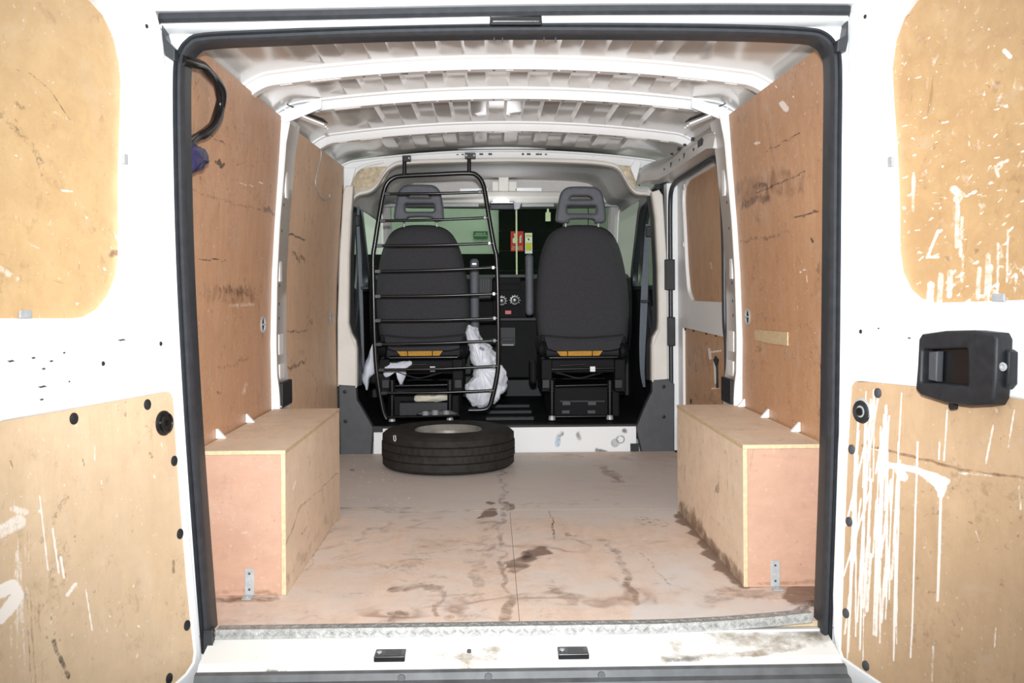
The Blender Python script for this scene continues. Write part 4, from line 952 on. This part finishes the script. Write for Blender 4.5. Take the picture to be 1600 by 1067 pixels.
ll = bpy.data.lights.new('reading_light', 'POINT'); ll.energy = 1.8; ll.shadow_soft_size = .12; ll.color = (.97, .98, 1)
llo = bpy.data.objects.new('reading_light', ll); COL.objects.link(llo); llo.location = ((p.x+q.x)/2, YW-.22, q.z-.06)
MB().prism([PY(a, b, YW-.02) for a, b in ((803, 315), (815, 316), (812, 326), (806, 328), (800, 324))], (0, .05, 0)).build('console_wing', 'greyplastic', mi, False, .004)
MB().box(p.x, q.x, YW-.045, YW+.03, q.z, PY(0, 323, YW).z).build('console_base', 'plastic', mi, False, .004)
# windscreen
ww = [V((-.80, 4.62, .93)), V((.80, 4.62, .93)), V((.74, 3.97, 1.42)), V((-.74, 3.97, 1.42))]
wn = MB().prism(ww, (0, .004, .004)).build('window_1', 'glass'); struct(wn, 'green tinted windscreen of the van')
MB().tube([V((-.80, 4.62, .93)), V((-.76, 4.2, 1.25)), V((-.74, 3.95, 1.43))], .035, 8).build('screen_pillar', 'liner', wn, True)
MB().tube([V((.80, 4.62, .93)), V((.76, 4.2, 1.25)), V((.74, 3.95, 1.43))], .035, 8).build('screen_pillar', 'liner', wn, True)
# cab doors with side windows
for s, nm, num in ((-1, 'window_2', 4), (1, 'window_3', 5)):
    X = s*.87
    dO = MB().box(*sorted((X, X+s*.05)), 2.80, 4.3, -.05, .86).build('door_%d' % num, 'plastic', None, False, .01); struct(dO, 'dark inner face of the %s cab door' % ('left' if s < 0 else 'right'))
    MB().box(*sorted((X-s*.02, X+s*.01)), 2.95, 3.6, .30, .75).build('door_trim', 'darkgrey', dO, False, .015)
    # window frame ring
    a = [(2.82, .84), (4.1, .84), (4.1, .95), (3.75, 1.36), (3.65, 1.40), (2.9, 1.44), (2.82, 1.40)]
    i_ = [(2.86, .87), (4.0, .87), (4.0, .95), (3.70, 1.30), (3.62, 1.345), (2.93, 1.385), (2.87, 1.35)]
    plate('window_frame', [round_poly(a, .05), round_poly(i_, .04)], .02, .005, xpl(X+s*.01), 'rubber', dO)
    gl = MB().prism([V((X+s*.03, y, z)) for y, z in i_], (s*.004, 0, 0)).build(nm, 'glass'); struct(gl, '%s cab side window' % ('left' if s < 0 else 'right'))
    # door weather seal, black curved band
    sp2 = smooth_path([V((s*.845, y, z)) for y, z in ((3.05, .55), (3.3, .8), (3.42, 1.0), (3.42, 1.15), (3.3, 1.28), (3.1, 1.37), (2.9, 1.405))], 6)
    MB().tube(sp2, .020, 8).build('door_seal', 'rubber', dO, True)
    # seat belt
    bt = root('seat_belt', (s*.80, 2.9, .3), 'grey seat belt hanging beside the %s door post' % ('left' if s < 0 else 'right'), 'seat belt')
    if s < 0: bp = [(560, 322), (559, 350), (561, 390), (563, 440), (565, 500), (567, 560), (570, 600)]; wd = .009
    else: bp = [(1012, 350), (1010, 400), (1008, 440), (1006, 490), (1004, 540), (1004, 580), (1007, 605)]; wd = .020
    P = [PY(a, b, 2.93) for a, b in bp]; P = smooth_path(P, 4); nP = len(P)-1
    W = [wd*(.35+.65*math.sin(math.pi*min(1, .08+.92*i/nP))) for i in range(nP+1)]
    MB().loft([[p+V((-q, 0, 0)), p+V((q, .012, 0)), p+V((q, .015, 0)), p+V((-q, .003, 0))] for p, q in zip(P, W)]).build('webbing', 'belt', bt, True)
    p = PY(*((557, 345) if s < 0 else (1014, 362)), 2.92); MB().box(p.x-.018, p.x+.018, 2.90, 2.93, p.z-.03, p.z+.03).build('belt_anchor', 'plastic', bt, False, .006)
    p = PY(*((570, 450) if s < 0 else (1008, 471)), 2.91); MB().box(p.x-.02, p.x+.02, 2.905, 2.93, p.z-.008, p.z+.008).build('belt_tongue', 'plastic', bt, False, .004)
# outer body sides of the cab, roof and floor
cb = MB().box(-.95, .95, YB+.03, 4.35, .06, zs0-.004).build('floor_cab', 'mat'); struct(cb, 'black mat on the cab floor')
for z, y in ((PY(815, 604, 3.2).z, 3.35),):
    for yy in (3.0, 3.3, 3.6):
        MB().box(-.10, .17, yy, yy+.03, zs0-.004, zs0+.018).build('floor_rib', 'plastic', cb, False, .005)
MB().box(-.95, .95, 4.3, 4.36, -.05, .9).build('firewall', 'plastic', cb)
MB().box(-.93, .93, 2.9, 4.1, 1.61, 1.66).build('cab_roof', 'white', ce)

# dashboard
YD = 3.72
dsh = root('dashboard', (0, 3.9, .3), 'black van dashboard with round heater knobs and a red hazard button', 'dashboard')
ztop = PY(795, 432, YD).z
MB().loft([[V((x, 3.98, .45)), V((x, 3.90, .60)), V((x, 3.88, .80)), V((x, 3.95, .92)), V((x, 4.1, .95)), V((x, 4.6, .93)), V((x, 4.6, .45))] for x in (-.84, -.5, 0, .5, .84)]).build('dash_body', 'mat', dsh, True)
c0, c1 = PY(770, 432, YD).x, PY(826, 432, YD).x
zb = PY(795, 497, YD).z
MB().prism([V((c0, YD+.01, zb)), V((c0, YD+.0, ztop-.03)), V((c0, YD+.03, ztop)), V((c0, 3.99, ztop)), V((c0, 3.99, zb))], (c1-c0, 0, 0)).build('centre_console', 'mat', dsh, False, .006)
MB().box(c0, c1, YD-.004, YD+.03, ztop-.006, ztop+.006).build('console_lip', 'darkgrey', dsh, False, .003)
for y0, y1 in ((434, 443), (446, 453)):
    p, q = PY(779, y0, YD), PY(813, y1, YD); MB().box(p.x, q.x, YD-.008, YD+.004, q.z, p.z).build('radio_slot', 'mat', dsh, False, .002)
for a, b in ((784, 470), (804.5, 469)):
    p = PY(a, b, YD); kn = MB().lathe([(.036, .006), (.036, .010), (.030, .012), (.022, .012), (.020, .030), (.010, .032)], V((p.x, YD+.01, p.z)), (0, -1, 0), 24).build('heater_knob', 'blackmetal', dsh, True)
    for q in range(9):
        t = math.radians(-30+q*30); MB().box(p.x+.031*math.cos(t)-.0022, p.x+.031*math.cos(t)+.0022, YD-.003, YD+.001, p.z+.031*math.sin(t)-.0022, p.z+.031*math.sin(t)+.0022).build('knob_mark', 'white_plastic', kn)
p, q = PY(789, 485, YD), PY(799, 491, YD); MB().box(p.x, q.x, YD-.006, YD+.01, q.z, p.z).build('hazard_button', 'red', dsh, False, .002)
p, q = PY(744, 434, YD+.05), PY(768, 470, YD+.05)
vt = MB().box(p.x, q.x, YD+.03, YD+.2, q.z, p.z).build('air_vent', 'plastic', dsh, False, .006)
for k in range(6):
    x = p.x+.012+k*.016; MB().box(x, x+.005, YD+.022, YD+.034, q.z+.06, p.z-.01).build('vent_slat', 'darkgrey', vt)
p, q = PY(735, 497, YD-.03), PY(840, 501, YD-.03); MB().box(p.x, q.x, YD-.03, YD+.2, q.z, p.z).build('dash_ledge', 'plastic', dsh, False, .003)
p, q = PY(735, 501, YD), PY(840, 590, YD); MB().box(p.x, q.x, YD, YD+.2, q.z, p.z).build('lower_console', 'mat', dsh, False, .006)
p, q = PY(781, 511, YD-.01), PY(806, 541, YD-.01); pk = MB().box(p.x, q.x, YD-.012, YD, q.z, p.z).build('ashtray', 'plastic', dsh, False, .004)
MB().box(p.x+.014, q.x-.014, YD-.02, YD-.012, q.z+.004, q.z+.014).build('ashtray_pull', 'greyplastic', pk, False, .002)
MB().box(p.x+.012, q.x-.012, YD-.018, YD-.012, q.z+.03, q.z+.055).build('ashtray_lip', 'plastic', pk, False, .002)
# steering wheel (driver sits on the left)
sw = root('steering_wheel', (-.46, 3.62, .85), 'black steering wheel in front of the left seat', 'steering wheel')
c_ = V((-.46, 3.62, .88)); ax = V((0, -.86, .5)).normalized(); a_ = V((1, 0, 0)); b_ = ax.cross(a_)
MB().tube([c_+(a_*math.cos(q)+b_*math.sin(q))*.19 for q in np.linspace(0, 2*math.pi, 41)[:-1]], .015, 10, True).build('rim', 'plastic', sw, True)
MB().lathe([(.07, -.03), (.075, 0), (.05, .02)], c_, ax, 20).build('hub', 'plastic', sw, True)
for q in (.1, math.pi-.1, 1.5*math.pi): MB().obox(c_+(a_*math.cos(q)+b_*math.sin(q))*.12, (a_*math.cos(q)+b_*math.sin(q))*.07, (a_*-math.sin(q)+b_*math.cos(q))*.02, ax*.008).build('spoke', 'plastic', sw)
MB().tube([c_-ax*.02, c_-ax*.40], .03, 10).build('column', 'plastic', sw, True)

# ------------------------------------------------------------------ seats
def seat(cx, pxs, name, label, arm_px, pxoff, hr_pts):
    Y0 = 3.05
    t = root(name, (cx, 3.2, zs0), label, 'seat', 'front seats')
    # backrest: pillow from the outline, leaning back (top towards the load space)
    ol = [PY(a+pxoff, b, Y0) for a, b in ((846, 540), (839, 505), (838, 455), (844, 405), (854, 375), (866, 360), (885, 353), (908, 351.5), (932, 353), (950, 360), (963, 376), (973, 405), (982, 455), (984, 505), (979, 540), (960, 546), (910, 548), (862, 547))]
    P = smooth_path(ol, 4, True); c = V((sum(p.x for p in P)/len(P), Y0, sum(p.z for p in P)/len(P)))
    R = []
    for sc, dy in ((.45, -.052), (.75, -.048), (.88, -.040), (.96, -.022), (1.0, .005), (1.0, .06), (.96, .09), (.86, .11), (.45, .115)):
        R.append([c+(p-c)*sc+V((0, dy-(p.z-.52)*.06+.03, 0)) for p in P])
    bk = MB().loft(R).build('backrest', 'fabric', t, True)
    # piping seam and lower flap
    seam = smooth_path([PY(a+pxoff, b, Y0-.055) for a, b in ((850, 524), (880, 527), (910, 528), (945, 526), (975, 523))], 4)
    MB().tube([p+V((0, .012, 0)) for p in seam], .005, 6).build('seam', 'plastic', bk, True)
    # headrest
    h0 = 3.04
    out = smooth_path([V((*q, 0)) for q in pxy([(a+hr_pts[0], b+hr_pts[1]) for a, b in ((870, 347), (869, 335), (872, 318), (876, 302), (884, 294), (896, 292), (920, 292), (932, 294), (940, 302), (944, 318), (946, 335), (945, 347), (930, 349), (925, 343), (892, 343), (888, 349))], h0)], 3, True)
    s1 = round_poly([V((*q, 0)) for q in pxy([(a+hr_pts[0], b+hr_pts[1]) for a, b in ((889, 312), (894, 307), (920, 307), (926, 312))], h0)], .01)
    s2 = round_poly([V((*q, 0)) for q in pxy([(a+hr_pts[0], b+hr_pts[1]) for a, b in ((886, 334), (886, 322), (931, 322), (931, 334))], h0)], .012)
    hr = plate('headrest', [[(p.x, p.y) for p in out], [(p.x, p.y) for p in s1], [(p.x, p.y) for p in s2]], .035, .016, vplane(h0), 'headrest', t, 4)
    for a in (884, 935):
        p, q = PY(a+hr_pts[0], 340+hr_pts[1], h0), PY(a+hr_pts[0], 362, h0); MB().tube([p, q+V((0, .0, -.04))], .006, 10).build('headrest_post', 'galv', hr, True)
    # lower back flap and foam
    fp = [PY(a+pxoff, b, Y0-.01) for a, b in ((850, 528), (974, 526), (968, 545), (952, 548), (868, 549), (856, 545))]
    MB().prism(fp, (0, .03, 0)).build('back_flap', 'fabric', t, False, .006)
    for x0, x1, x2, x3 in ((868, 886, 886.5, 876), (887.5, 925, 925, 887.5), (926, 943, 936, 926.5)):
        MB().prism([PY(a+pxoff, b, Y0+.0) for a, b in ((x0, 547), (x1, 546.5), (x2, 556.5), (x3, 556.5))], (0, .2, 0)).build('foam_strip', 'foam', t, False, .002)
    # cushion
    MB().box(cx-.25, cx+.25, 3.18, 3.66, .46, .58).build('cushion', 'fabric', t, False, .04, 3)
    # under-frame
    def bar(x0, y0, x1, y1, Y, r, mat='blackmetal', nm='frame_bar', Y2=None):
        return MB().tube([PY(x0+pxoff, y0, Y), PY(x1+pxoff, y1, Y2 or Y)], r, 10).build(nm, mat, t, True)
    bar(858, 559, 965, 558, 3.05, .010); bar(862, 577, 960, 575, 3.02, .007); bar(868, 603, 950, 601, 3.0, .007); bar(865, 651, 950, 650, 3.0, .008)
    bar(875, 571, 915, 569, 3.04, .004)
    MB().tube(smooth_path([PY(a+pxoff, b, 3.02) for a, b in ((868, 583), (885, 586), (903, 590), (920, 588), (940, 582))], 4), .003, 6).build('cable', 'plastic', t, True)
    MB().tube(smooth_path([PY(a+pxoff, b, 3.01) for a, b in ((870, 581), (890, 588), (905, 591), (930, 584))], 4), .0025, 6).build('cable', 'rubber', t, True)
    for a in (862.5, 953):
        p, q = PY(a+pxoff, 594, 2.96), PY(a+pxoff, 664, 2.96)
        lg = MB().tube([p, V((q.x, q.y, zs0+.004))], .015, 12).build('leg', 'blackmetal', t, True)
        for z in np.linspace(p.z-.005, p.z-.06, 5): MB().lathe([(.0158, -.002), (.0165, 0), (.0158, .002)], (p.x, 2.96, z), (0, 0, 1), 12).build('leg_ring', 'plastic', lg, True)
        MB().lathe([(.019, 0), (.019, .012), (.016, .02), (.012, .035)], (q.x, 2.96, zs0+.004), (0, 0, 1), 14).build('leg_ferrule', 'galv', lg, True)
    for a in (853, 966):
        p, q = PY(a+pxoff, 560, 3.1), PY(a+pxoff, 610, 3.1); MB().box(p.x-.03, p.x+.03, 3.02, 3.5, q.z, p.z).build('slide_rail', 'mat', t, False, .006)
        p = PY(a+pxoff, 598, 3.0); MB().box(p.x-.022, p.x+.022, 2.98, 3.05, p.z-.03, p.z+.02).build('rail_bracket', 'plastic', t, False, .004)
    p = PY(926+pxoff, 576.5, 3.005); MB().box(p.x-.014, p.x+.014, 3.0, 3.012, p.z-.014, p.z+.014).build('white_tag', 'white_plastic', t)
    for a, b in ((848, 545), (974, 548)):
        p = PY(a+pxoff, b, 3.06); MB().lathe([(.045, -.02), (.05, 0), (.04, .02)], p, (1, 0, 0), 18).build('recliner_cover', 'mat', t, True)
        MB().box(p.x-.012, p.x+.012, 3.04, 3.12, p.z-.09, p.z+.08).build('side_bracket', 'mat', t, False, .006)
    p = PY(833+pxoff, 580, 3.05); MB().box(p.x-.02, p.x+.02, 3.03, 3.20, p.z-.07, p.z+.06).build('side_cover', 'mat', t, False, .015)
    MB().box(cx-.20, cx+.20, 3.10, 3.60, zs0-.002, .30).build('seat_box', 'mat', t, False, .01)
    MB().box(cx-.22, cx+.22, 3.06, 3.62, .38, .46).build('seat_pan', 'mat', t, False, .01)
    # folded armrest
    if arm_px:
        a0, b0, a1, b1, yy = arm_px
        p, q = PY(a0, b0, yy), PY(a1, b1, yy)
        MB().box(p.x, q.x, yy, yy+.07, q.z, p.z).build('armrest', 'headrest', t, False, .02, 4)
    return t
sR = seat(.457, None, 'van_seat', 'charcoal front seat with open-slot headrest, uncovered by the tube guard', (821, 397, 834, 493, 3.1), 0, (0, 0))
sL = seat(-.445, None, 'van_seat', 'charcoal front seat standing behind the black tube guard', (734, 404, 749, 560, 3.12), -250, (-252.5, -3))
p = PY(741, 412, 3.1); MB().box(p.x-.012, p.x+.012, 3.108, 3.122, p.z-.006, p.z+.004).build('armrest_emblem', 'galv', sL)
for a in (885, 925):   # catches on the box below the right seat
    p = PY(a, 632, 3.08); MB().box(p.x-.024, p.x+.024, 3.075, 3.10, p.z-.005, p.z+.02).build('box_catch', 'darkgrey', sR, False, .003)
    p = PY(a, 643, 3.08); MB().box(p.x-.026, p.x+.02, 3.078, 3.10, p.z-.012, p.z+.008).build('box_catch', 'darkgrey', sR, False, .003)
MB().tube([PY(875, 627, 3.09), PY(945, 627, 3.09)], .006, 8).build('catch_bar', 'darkgrey', sR)

# ------------------------------------------------------------------ tube load guard behind the left seat
YG = 2.775
lg = root('load_guard', (-.36, YG, zs0), 'black tube load guard with horizontal bars hung behind the left seat', 'guard')
gpts = [(604, 655), (598, 640), (590, 590), (586, 540), (584, 470), (583, 405), (586, 380), (593, 335), (599, 303), (604, 288), (613, 279), (628, 275), (680, 272.5), (732, 270.5), (746, 275), (754, 286), (758, 302), (765, 345), (772, 385), (776, 405), (778, 470), (778.5, 560), (776, 590), (769, 622), (765, 634), (757, 640), (732, 641)]
MB().tube(smooth_path([PY(a, b, YG) for a, b in gpts], 5), .0125, 12).build('frame_tube', 'blackmetal', lg, True)
for a0, b0, a1, b1 in ((600, 303, 755, 300), (593, 345, 763, 340), (588, 384, 770, 380), (585, 424, 776, 418), (585, 463, 777, 459), (585, 501, 778, 497), (587, 538, 778, 532), (591, 578, 777, 572), (595, 614, 772, 610)):
    p, q = PY(a0, b0, YG-.004), PY(a1, b1, YG-.004); bend = V((0, -.006, -.004))
    rg = MB().tube(smooth_path([p, (p+q)/2+bend, q], 6), .0078, 10).build('cross_bar', 'blackmetal', lg, True)
    for e, sgn in ((p, 1), (q, -1)):
        MB().box(e.x-.004+sgn*.006, e.x+.004+sgn*.03, YG-.012, YG+.004, e.z-.0095, e.z+.0095).build('flattened_end', 'blackmetal', rg, False, .002)
MB().tube([PY(604, 652, YG), PY(660, 651, YG), PY(718, 649, YG)], .006, 8).build('bottom_bar', 'blackmetal', lg, True)
for a, top, bot in ((632, 247, 274), (733, 243, 271)):
    p, q = PY(a, top, YG), PY(a, bot, YG)
    hg = MB().tube([q, p], .011, 12).build('hanger', 'blackmetal', lg, True)
    MB().box(p.x-(.022 if a > 700 else .010), p.x+.034, YG-.018, YG+.03, p.z-.020, p.z+.012).build('hanger_clamp', 'blackmetal', hg, False, .003)
    for dx in ((.026,) if a < 700 else (-.014, .026)):
        MB().lathe([(.006, 0), (.006, .005), (.003, .007)], (p.x+dx, YG-.018, p.z-.003), (0, -1, 0), 10).build('clamp_bolt', 'galv', hg)

# ================================================================== WHEEL-ARCH BOXES
def wheel_box(s, label, yn, yf):
    H = .402; xi = s*.64; T = .012
    t = root('wheel_arch_box', (s*.76, yn, 0), label, 'box', None)
    xo_n, xo_f = wallx(.2, yn, s)-s*.004, wallx(.2, yf, s)-s*.004
    ex = abs(xo_n)
    st_in = [(2, [(470, 835), (478, 822)], 1, .6, 2), (0, [(440, 860), (470, 790), (528, 740)], .8, .7, 2), (0, [(480, 740), (500, 720)], 10, .35, 20), (1, [(458, 765), (462, 752)], .8, .7, 1.2), (2, [(466, 870), (460, 895)], 4, .35, 8), (0, [(520, 800), (470, 880), (446, 925)], 4, .5, 10), (0, [(515, 650), (500, 665)], 4, .35, 10)] if s < 0 else [(2, [(1120, 720), (1122, 770)], 1.5, .5, 3), (2, [(1115, 805), (1128, 820)], 2.5, .5, 5), (0, [(1065, 790), (1100, 845), (1160, 912)], 6, .8, 12), (0, [(1070, 680), (1065, 760)], 8, .4, 14), (2, [(1075, 790), (1078, 800)], 5, .4, 8), (0, [(1145, 730), (1150, 880)], 4, .35, 6), (0, [(1100, 690), (1140, 720)], 6, .4, 12), (2, [(1120, 760), (1121, 768)], 2, .7, 2)]
    panel('side_board', lambda u, v: V((xi, yn+(yf-yn)*u, .001+(H-T-.001)*v)), 150, 70, (s*T, 0, 0), 'ply_box', t, st_in, 'ply_edge')
    st_e = [(2, [(355, 855), (380, 862), (400, 872), (435, 875)], .5, .6, 1.2), (0, [(320, 925), (380, 920), (440, 927)], 3, .6, 6)] if s < 0 else [(2, [(1248, 880), (1250, 882)], 1, .7, 1), (0, [(1170, 913), (1285, 908)], 2, .6, 6), (0, [(1270, 900), (1285, 890)], 4, .3, 10)]
    panel('end_board', lambda u, v: V((s*(.64+T+.0005+(ex-.64-T-.001)*u), yn, .001+(H-T-.001)*v)), 60, 70, (0, T, 0), 'ply_boxend', t, st_e, 'ply_edge')
    panel('far_end_board', lambda u, v: V((s*(.64+T+.0005+(ex-.64-T-.02)*u), yf-T, .001+(H-T-.001)*v)), 4, 4, (0, T-.001, 0), 'ply_box', t, (), 'ply_edge')
    panel('top_board', lambda u, v: V((s*(.639+(ex-.639-.001)*u), yn-.003+(yf-yn+.006)*v, H)), 60, 150, (0, 0, -T+.001), 'ply_box', t, [(0, [(430, 640), (530, 640)], 1, .3, 3), (3, [(1100, 650), (1200, 680)], 20, .35, 30), (3, [(400, 670), (480, 650)], 16, .25, 30)], 'ply_edge')
    # steel angle bracket at the foot
    bx = PY(*((390, 915) if s < 0 else (1211, 900)), yn).x
    br = MB().box(bx-.013, bx+.013, yn-.003, yn, .0, .075).box(bx-.013, bx+.013, yn-.04, yn-.003, .0005, .0035).build('angle_bracket', 'galv', t, False, .001)
    for q, (yy, zz, axx) in enumerate(((yn-.003, .062, (0, -1, 0)), (yn-.003, .035, (0, -1, 0)), (yn-.003, .018, (0, -1, 0)), (yn-.025, .0035, (0, 0, 1)))):
        MB().lathe([(.0035, 0), (.0032, .0012), (.001, .0016)], (bx, yy, zz), axx, 10).build('screw', 'galv' if q % 2 else 'darkgrey', br)
    # white corner brackets between top board and wall
    for a, b in (((337, 683), (384, 658), (424, 634)) if s < 0 else ((1267, 672), (1212, 650), (1168, 633))):
        y = PZ(a, b+3, H).y
        x = wallx(H+.01, y, s)
        MB().prism([V((x-s*.001, y, H+.001)), V((x-s*.030, y, H+.001)), V((x-s*.026, y, H+.006)), V((x-s*.004, y, H+.030)), V((x-s*.001, y, H+.030))], (0, .016, 0)).build('corner_bracket', 'white_plastic', t, False, .001)
    return t
wheel_box(-1, 'plywood wheel-arch box along the left wall', .283, 1.272)
wheel_box(1, 'plywood wheel-arch box along the right wall, below the sliding door pillar', .302, 1.290)

# ================================================================== SPARE WHEEL
TC = V((-.275, 2.325, 0)); R = .320
sw_ = root('spare_wheel', (TC.x, TC.y, 0), 'black spare tyre with grey steel rim lying flat on the plywood floor', 'tyre')
prof = [(.185, .012), (.205, .004), (.24, .001), (.275, .002), (.296, .007), (.308, .016)]
tread = []
ribs = [(.022, .058), (.063, .097), (.102, .136), (.141, .172)]
for i, (a, b) in enumerate(ribs):
    rr_ = R if 0 < i < 3 else R-.004
    tread += [(rr_-.006, a-.002), (rr_, a+.0015), (rr_, (a+b)/2), (rr_, b-.0015), (rr_-.006, b+.002)]
prof2 = [(.306, .180), (.292, .189), (.27, .195), (.24, .198), (.215, .198), (.192, .193), (.175, .188), (.162, .185), (.158, .178)]
full = prof+tread+prof2; seg = 240; rings = []
for r, h in full:
    ring = []
    for k in range(seg):
        q = 2*math.pi*k/seg; rad = r
        if r > R-.004:
            row = int((h-.02)/.039)
            if (k+row*2) % 4 == 0: rad = r-.0025
        elif .30 < r < R-.009 and (h > .19 or h < .03) and k % 4 == 0: rad = r-.003
        ring.append(TC+V((rad*math.cos(q), rad*math.sin(q), h*.94)))
    rings.append(ring)
MB().loft(rings, True, False).build('tyre', 'tyre', sw_, True)
MB().lathe([(.160, .012), (.163, .174), (.158, .178), (.152, .173), (.147, .160), (.138, .150), (.136, .120), (.130, .100), (.110, .108), (.085, .128), (.072, .130), (.034, .126), (.033, .100), (.0, .100)], TC, (0, 0, 1), 64, False).build('rim', 'rim', sw_, True)
for k in range(5):
    q = k*2*math.pi/5; MB().lathe([(.010, 0), (.010, .002), (.007, .003)], TC+V((.055*math.cos(q), .055*math.sin(q), .1285)), (0, 0, 1), 12).build('bolt_hole', 'blackmetal', sw_)
for k in range(10):
    q = k*2*math.pi/10+.2; MB().lathe([(.014, 0), (.014, .003), (.010, .004)], TC+V((.115*math.cos(q), .115*math.sin(q), .1060)), (0, 0, 1), 14).build('vent_hole', 'blackmetal', sw_)
q = math.radians(-138); pm = TC+V((R*math.cos(q), R*math.sin(q), .165)); tn = V((-math.sin(q), math.cos(q), 0)); on = V((math.cos(q), math.sin(q), 0))
MB().tube([pm+tn*a+V((0, 0, b))+on*.001 for a, b in ((-.008, .011), (.006, .013), (.009, -.004), (.004, -.014), (-.007, -.010))], .0016, 6, True).build('chalk_mark', 'white_plastic', sw_)

# ================================================================== BAGS AND SMALL THINGS IN THE CAB
bgp = [(730, 507), (738, 509), (747, 518), (752, 532), (764, 541), (773, 552), (776, 564), (788, 576), (792, 588), (790, 606), (782, 622), (768, 633), (750, 637), (738, 632), (729, 622), (728, 606), (738, 590), (741, 572), (734, 556), (731, 530)]
b1 = inflate([PY(a, b, 2.93) for a, b in bgp], (0, 1, 0), .07, 12, .016, 20, 1, .5, 7).build('plastic_bag', 'bag', None, 'all')
tag(b1, 'crumpled white plastic carrier bag between the two seats', 'bag')
p = PY(753, 545, 2.868); MB().obox(p, V((.012, 0, -.006)), V((.003, 0, .006)), V((0, .003, 0))).build('blue_print', 'belt', b1)
b2 = inflate([PY(a, b, 2.90) for a, b in ((583, 535), (586, 560), (586, 582), (578, 592), (573, 610), (569, 600), (566, 588), (570, 570), (577, 556))], (0, 1, 0), .04, 8, .007, 22, 9, .5, 5).build('plastic_bag', 'bag', None, 'all')
tag(b2, 'narrow pale plastic bag hanging beside the left door post', 'bag')
b3 = inflate([PY(a, b, 3.04) for a, b in ((596, 574), (604, 566), (616, 566), (640, 564), (644, 570), (636, 576), (634, 588), (628, 602), (624, 598), (622, 584), (606, 582), (602, 592), (596, 586))], (0, 1, 0), .03, 7, .006, 26, 4, .5, 5).build('plastic_bag', 'bag', None, 'all')
tag(b3, 'pale plastic bag stuffed under the left seat frame', 'bag')
zc = PY(680, 628, 3.02)
bx_ = MB().box(PY(624, 640, 3.02).x, PY(706, 640, 3.02).x, 3.0, 3.09, zs0+.013, PY(680, 628, 3.02).z).build('tool_tray', 'plastic', None, False, .004)
tag(bx_, 'low black tray standing under the left seat', 'tray')
cl = inflate([PY(a, b, 3.03) for a, b in ((649, 627), (648, 619), (655, 616), (668, 615), (680, 617), (692, 614), (703, 616), (704, 622), (697, 626), (680, 628), (664, 628))], (0, 1, 0), .05, 7, .006, 30, 6, .5, 5).build('cloth_bundle', 'cloth', None, 'all')
tag(cl, 'cream cloth bundle lying on the black tray under the left seat', 'cloth')
cpz = PY(680, 645, 2.83)
tp = root('cup_plate', (cpz.x, 2.85, zs0+.01), 'flat dark steel plate carrying grey plastic caps above the spare tyre', 'plate')
MB().prism([PY(a, b, 2.84) for a, b in ((650, 647), (660, 643), (705, 642), (716, 647), (700, 649), (665, 649))], (0, .05, 0)).build('plate_body', 'darkgrey', tp, False, .002)
for a, b in ((665, 647), (680, 645.5), (697.5, 646)):
    p = PY(a, b, 2.82); MB().lathe([(.0, -.013), (.0185, -.013), (.019, .012), (.0165, .014), (.0165, .006), (.0, .006)], p, (0, 0, 1), 20, False).build('grey_cap', 'greyplastic', tp, True)
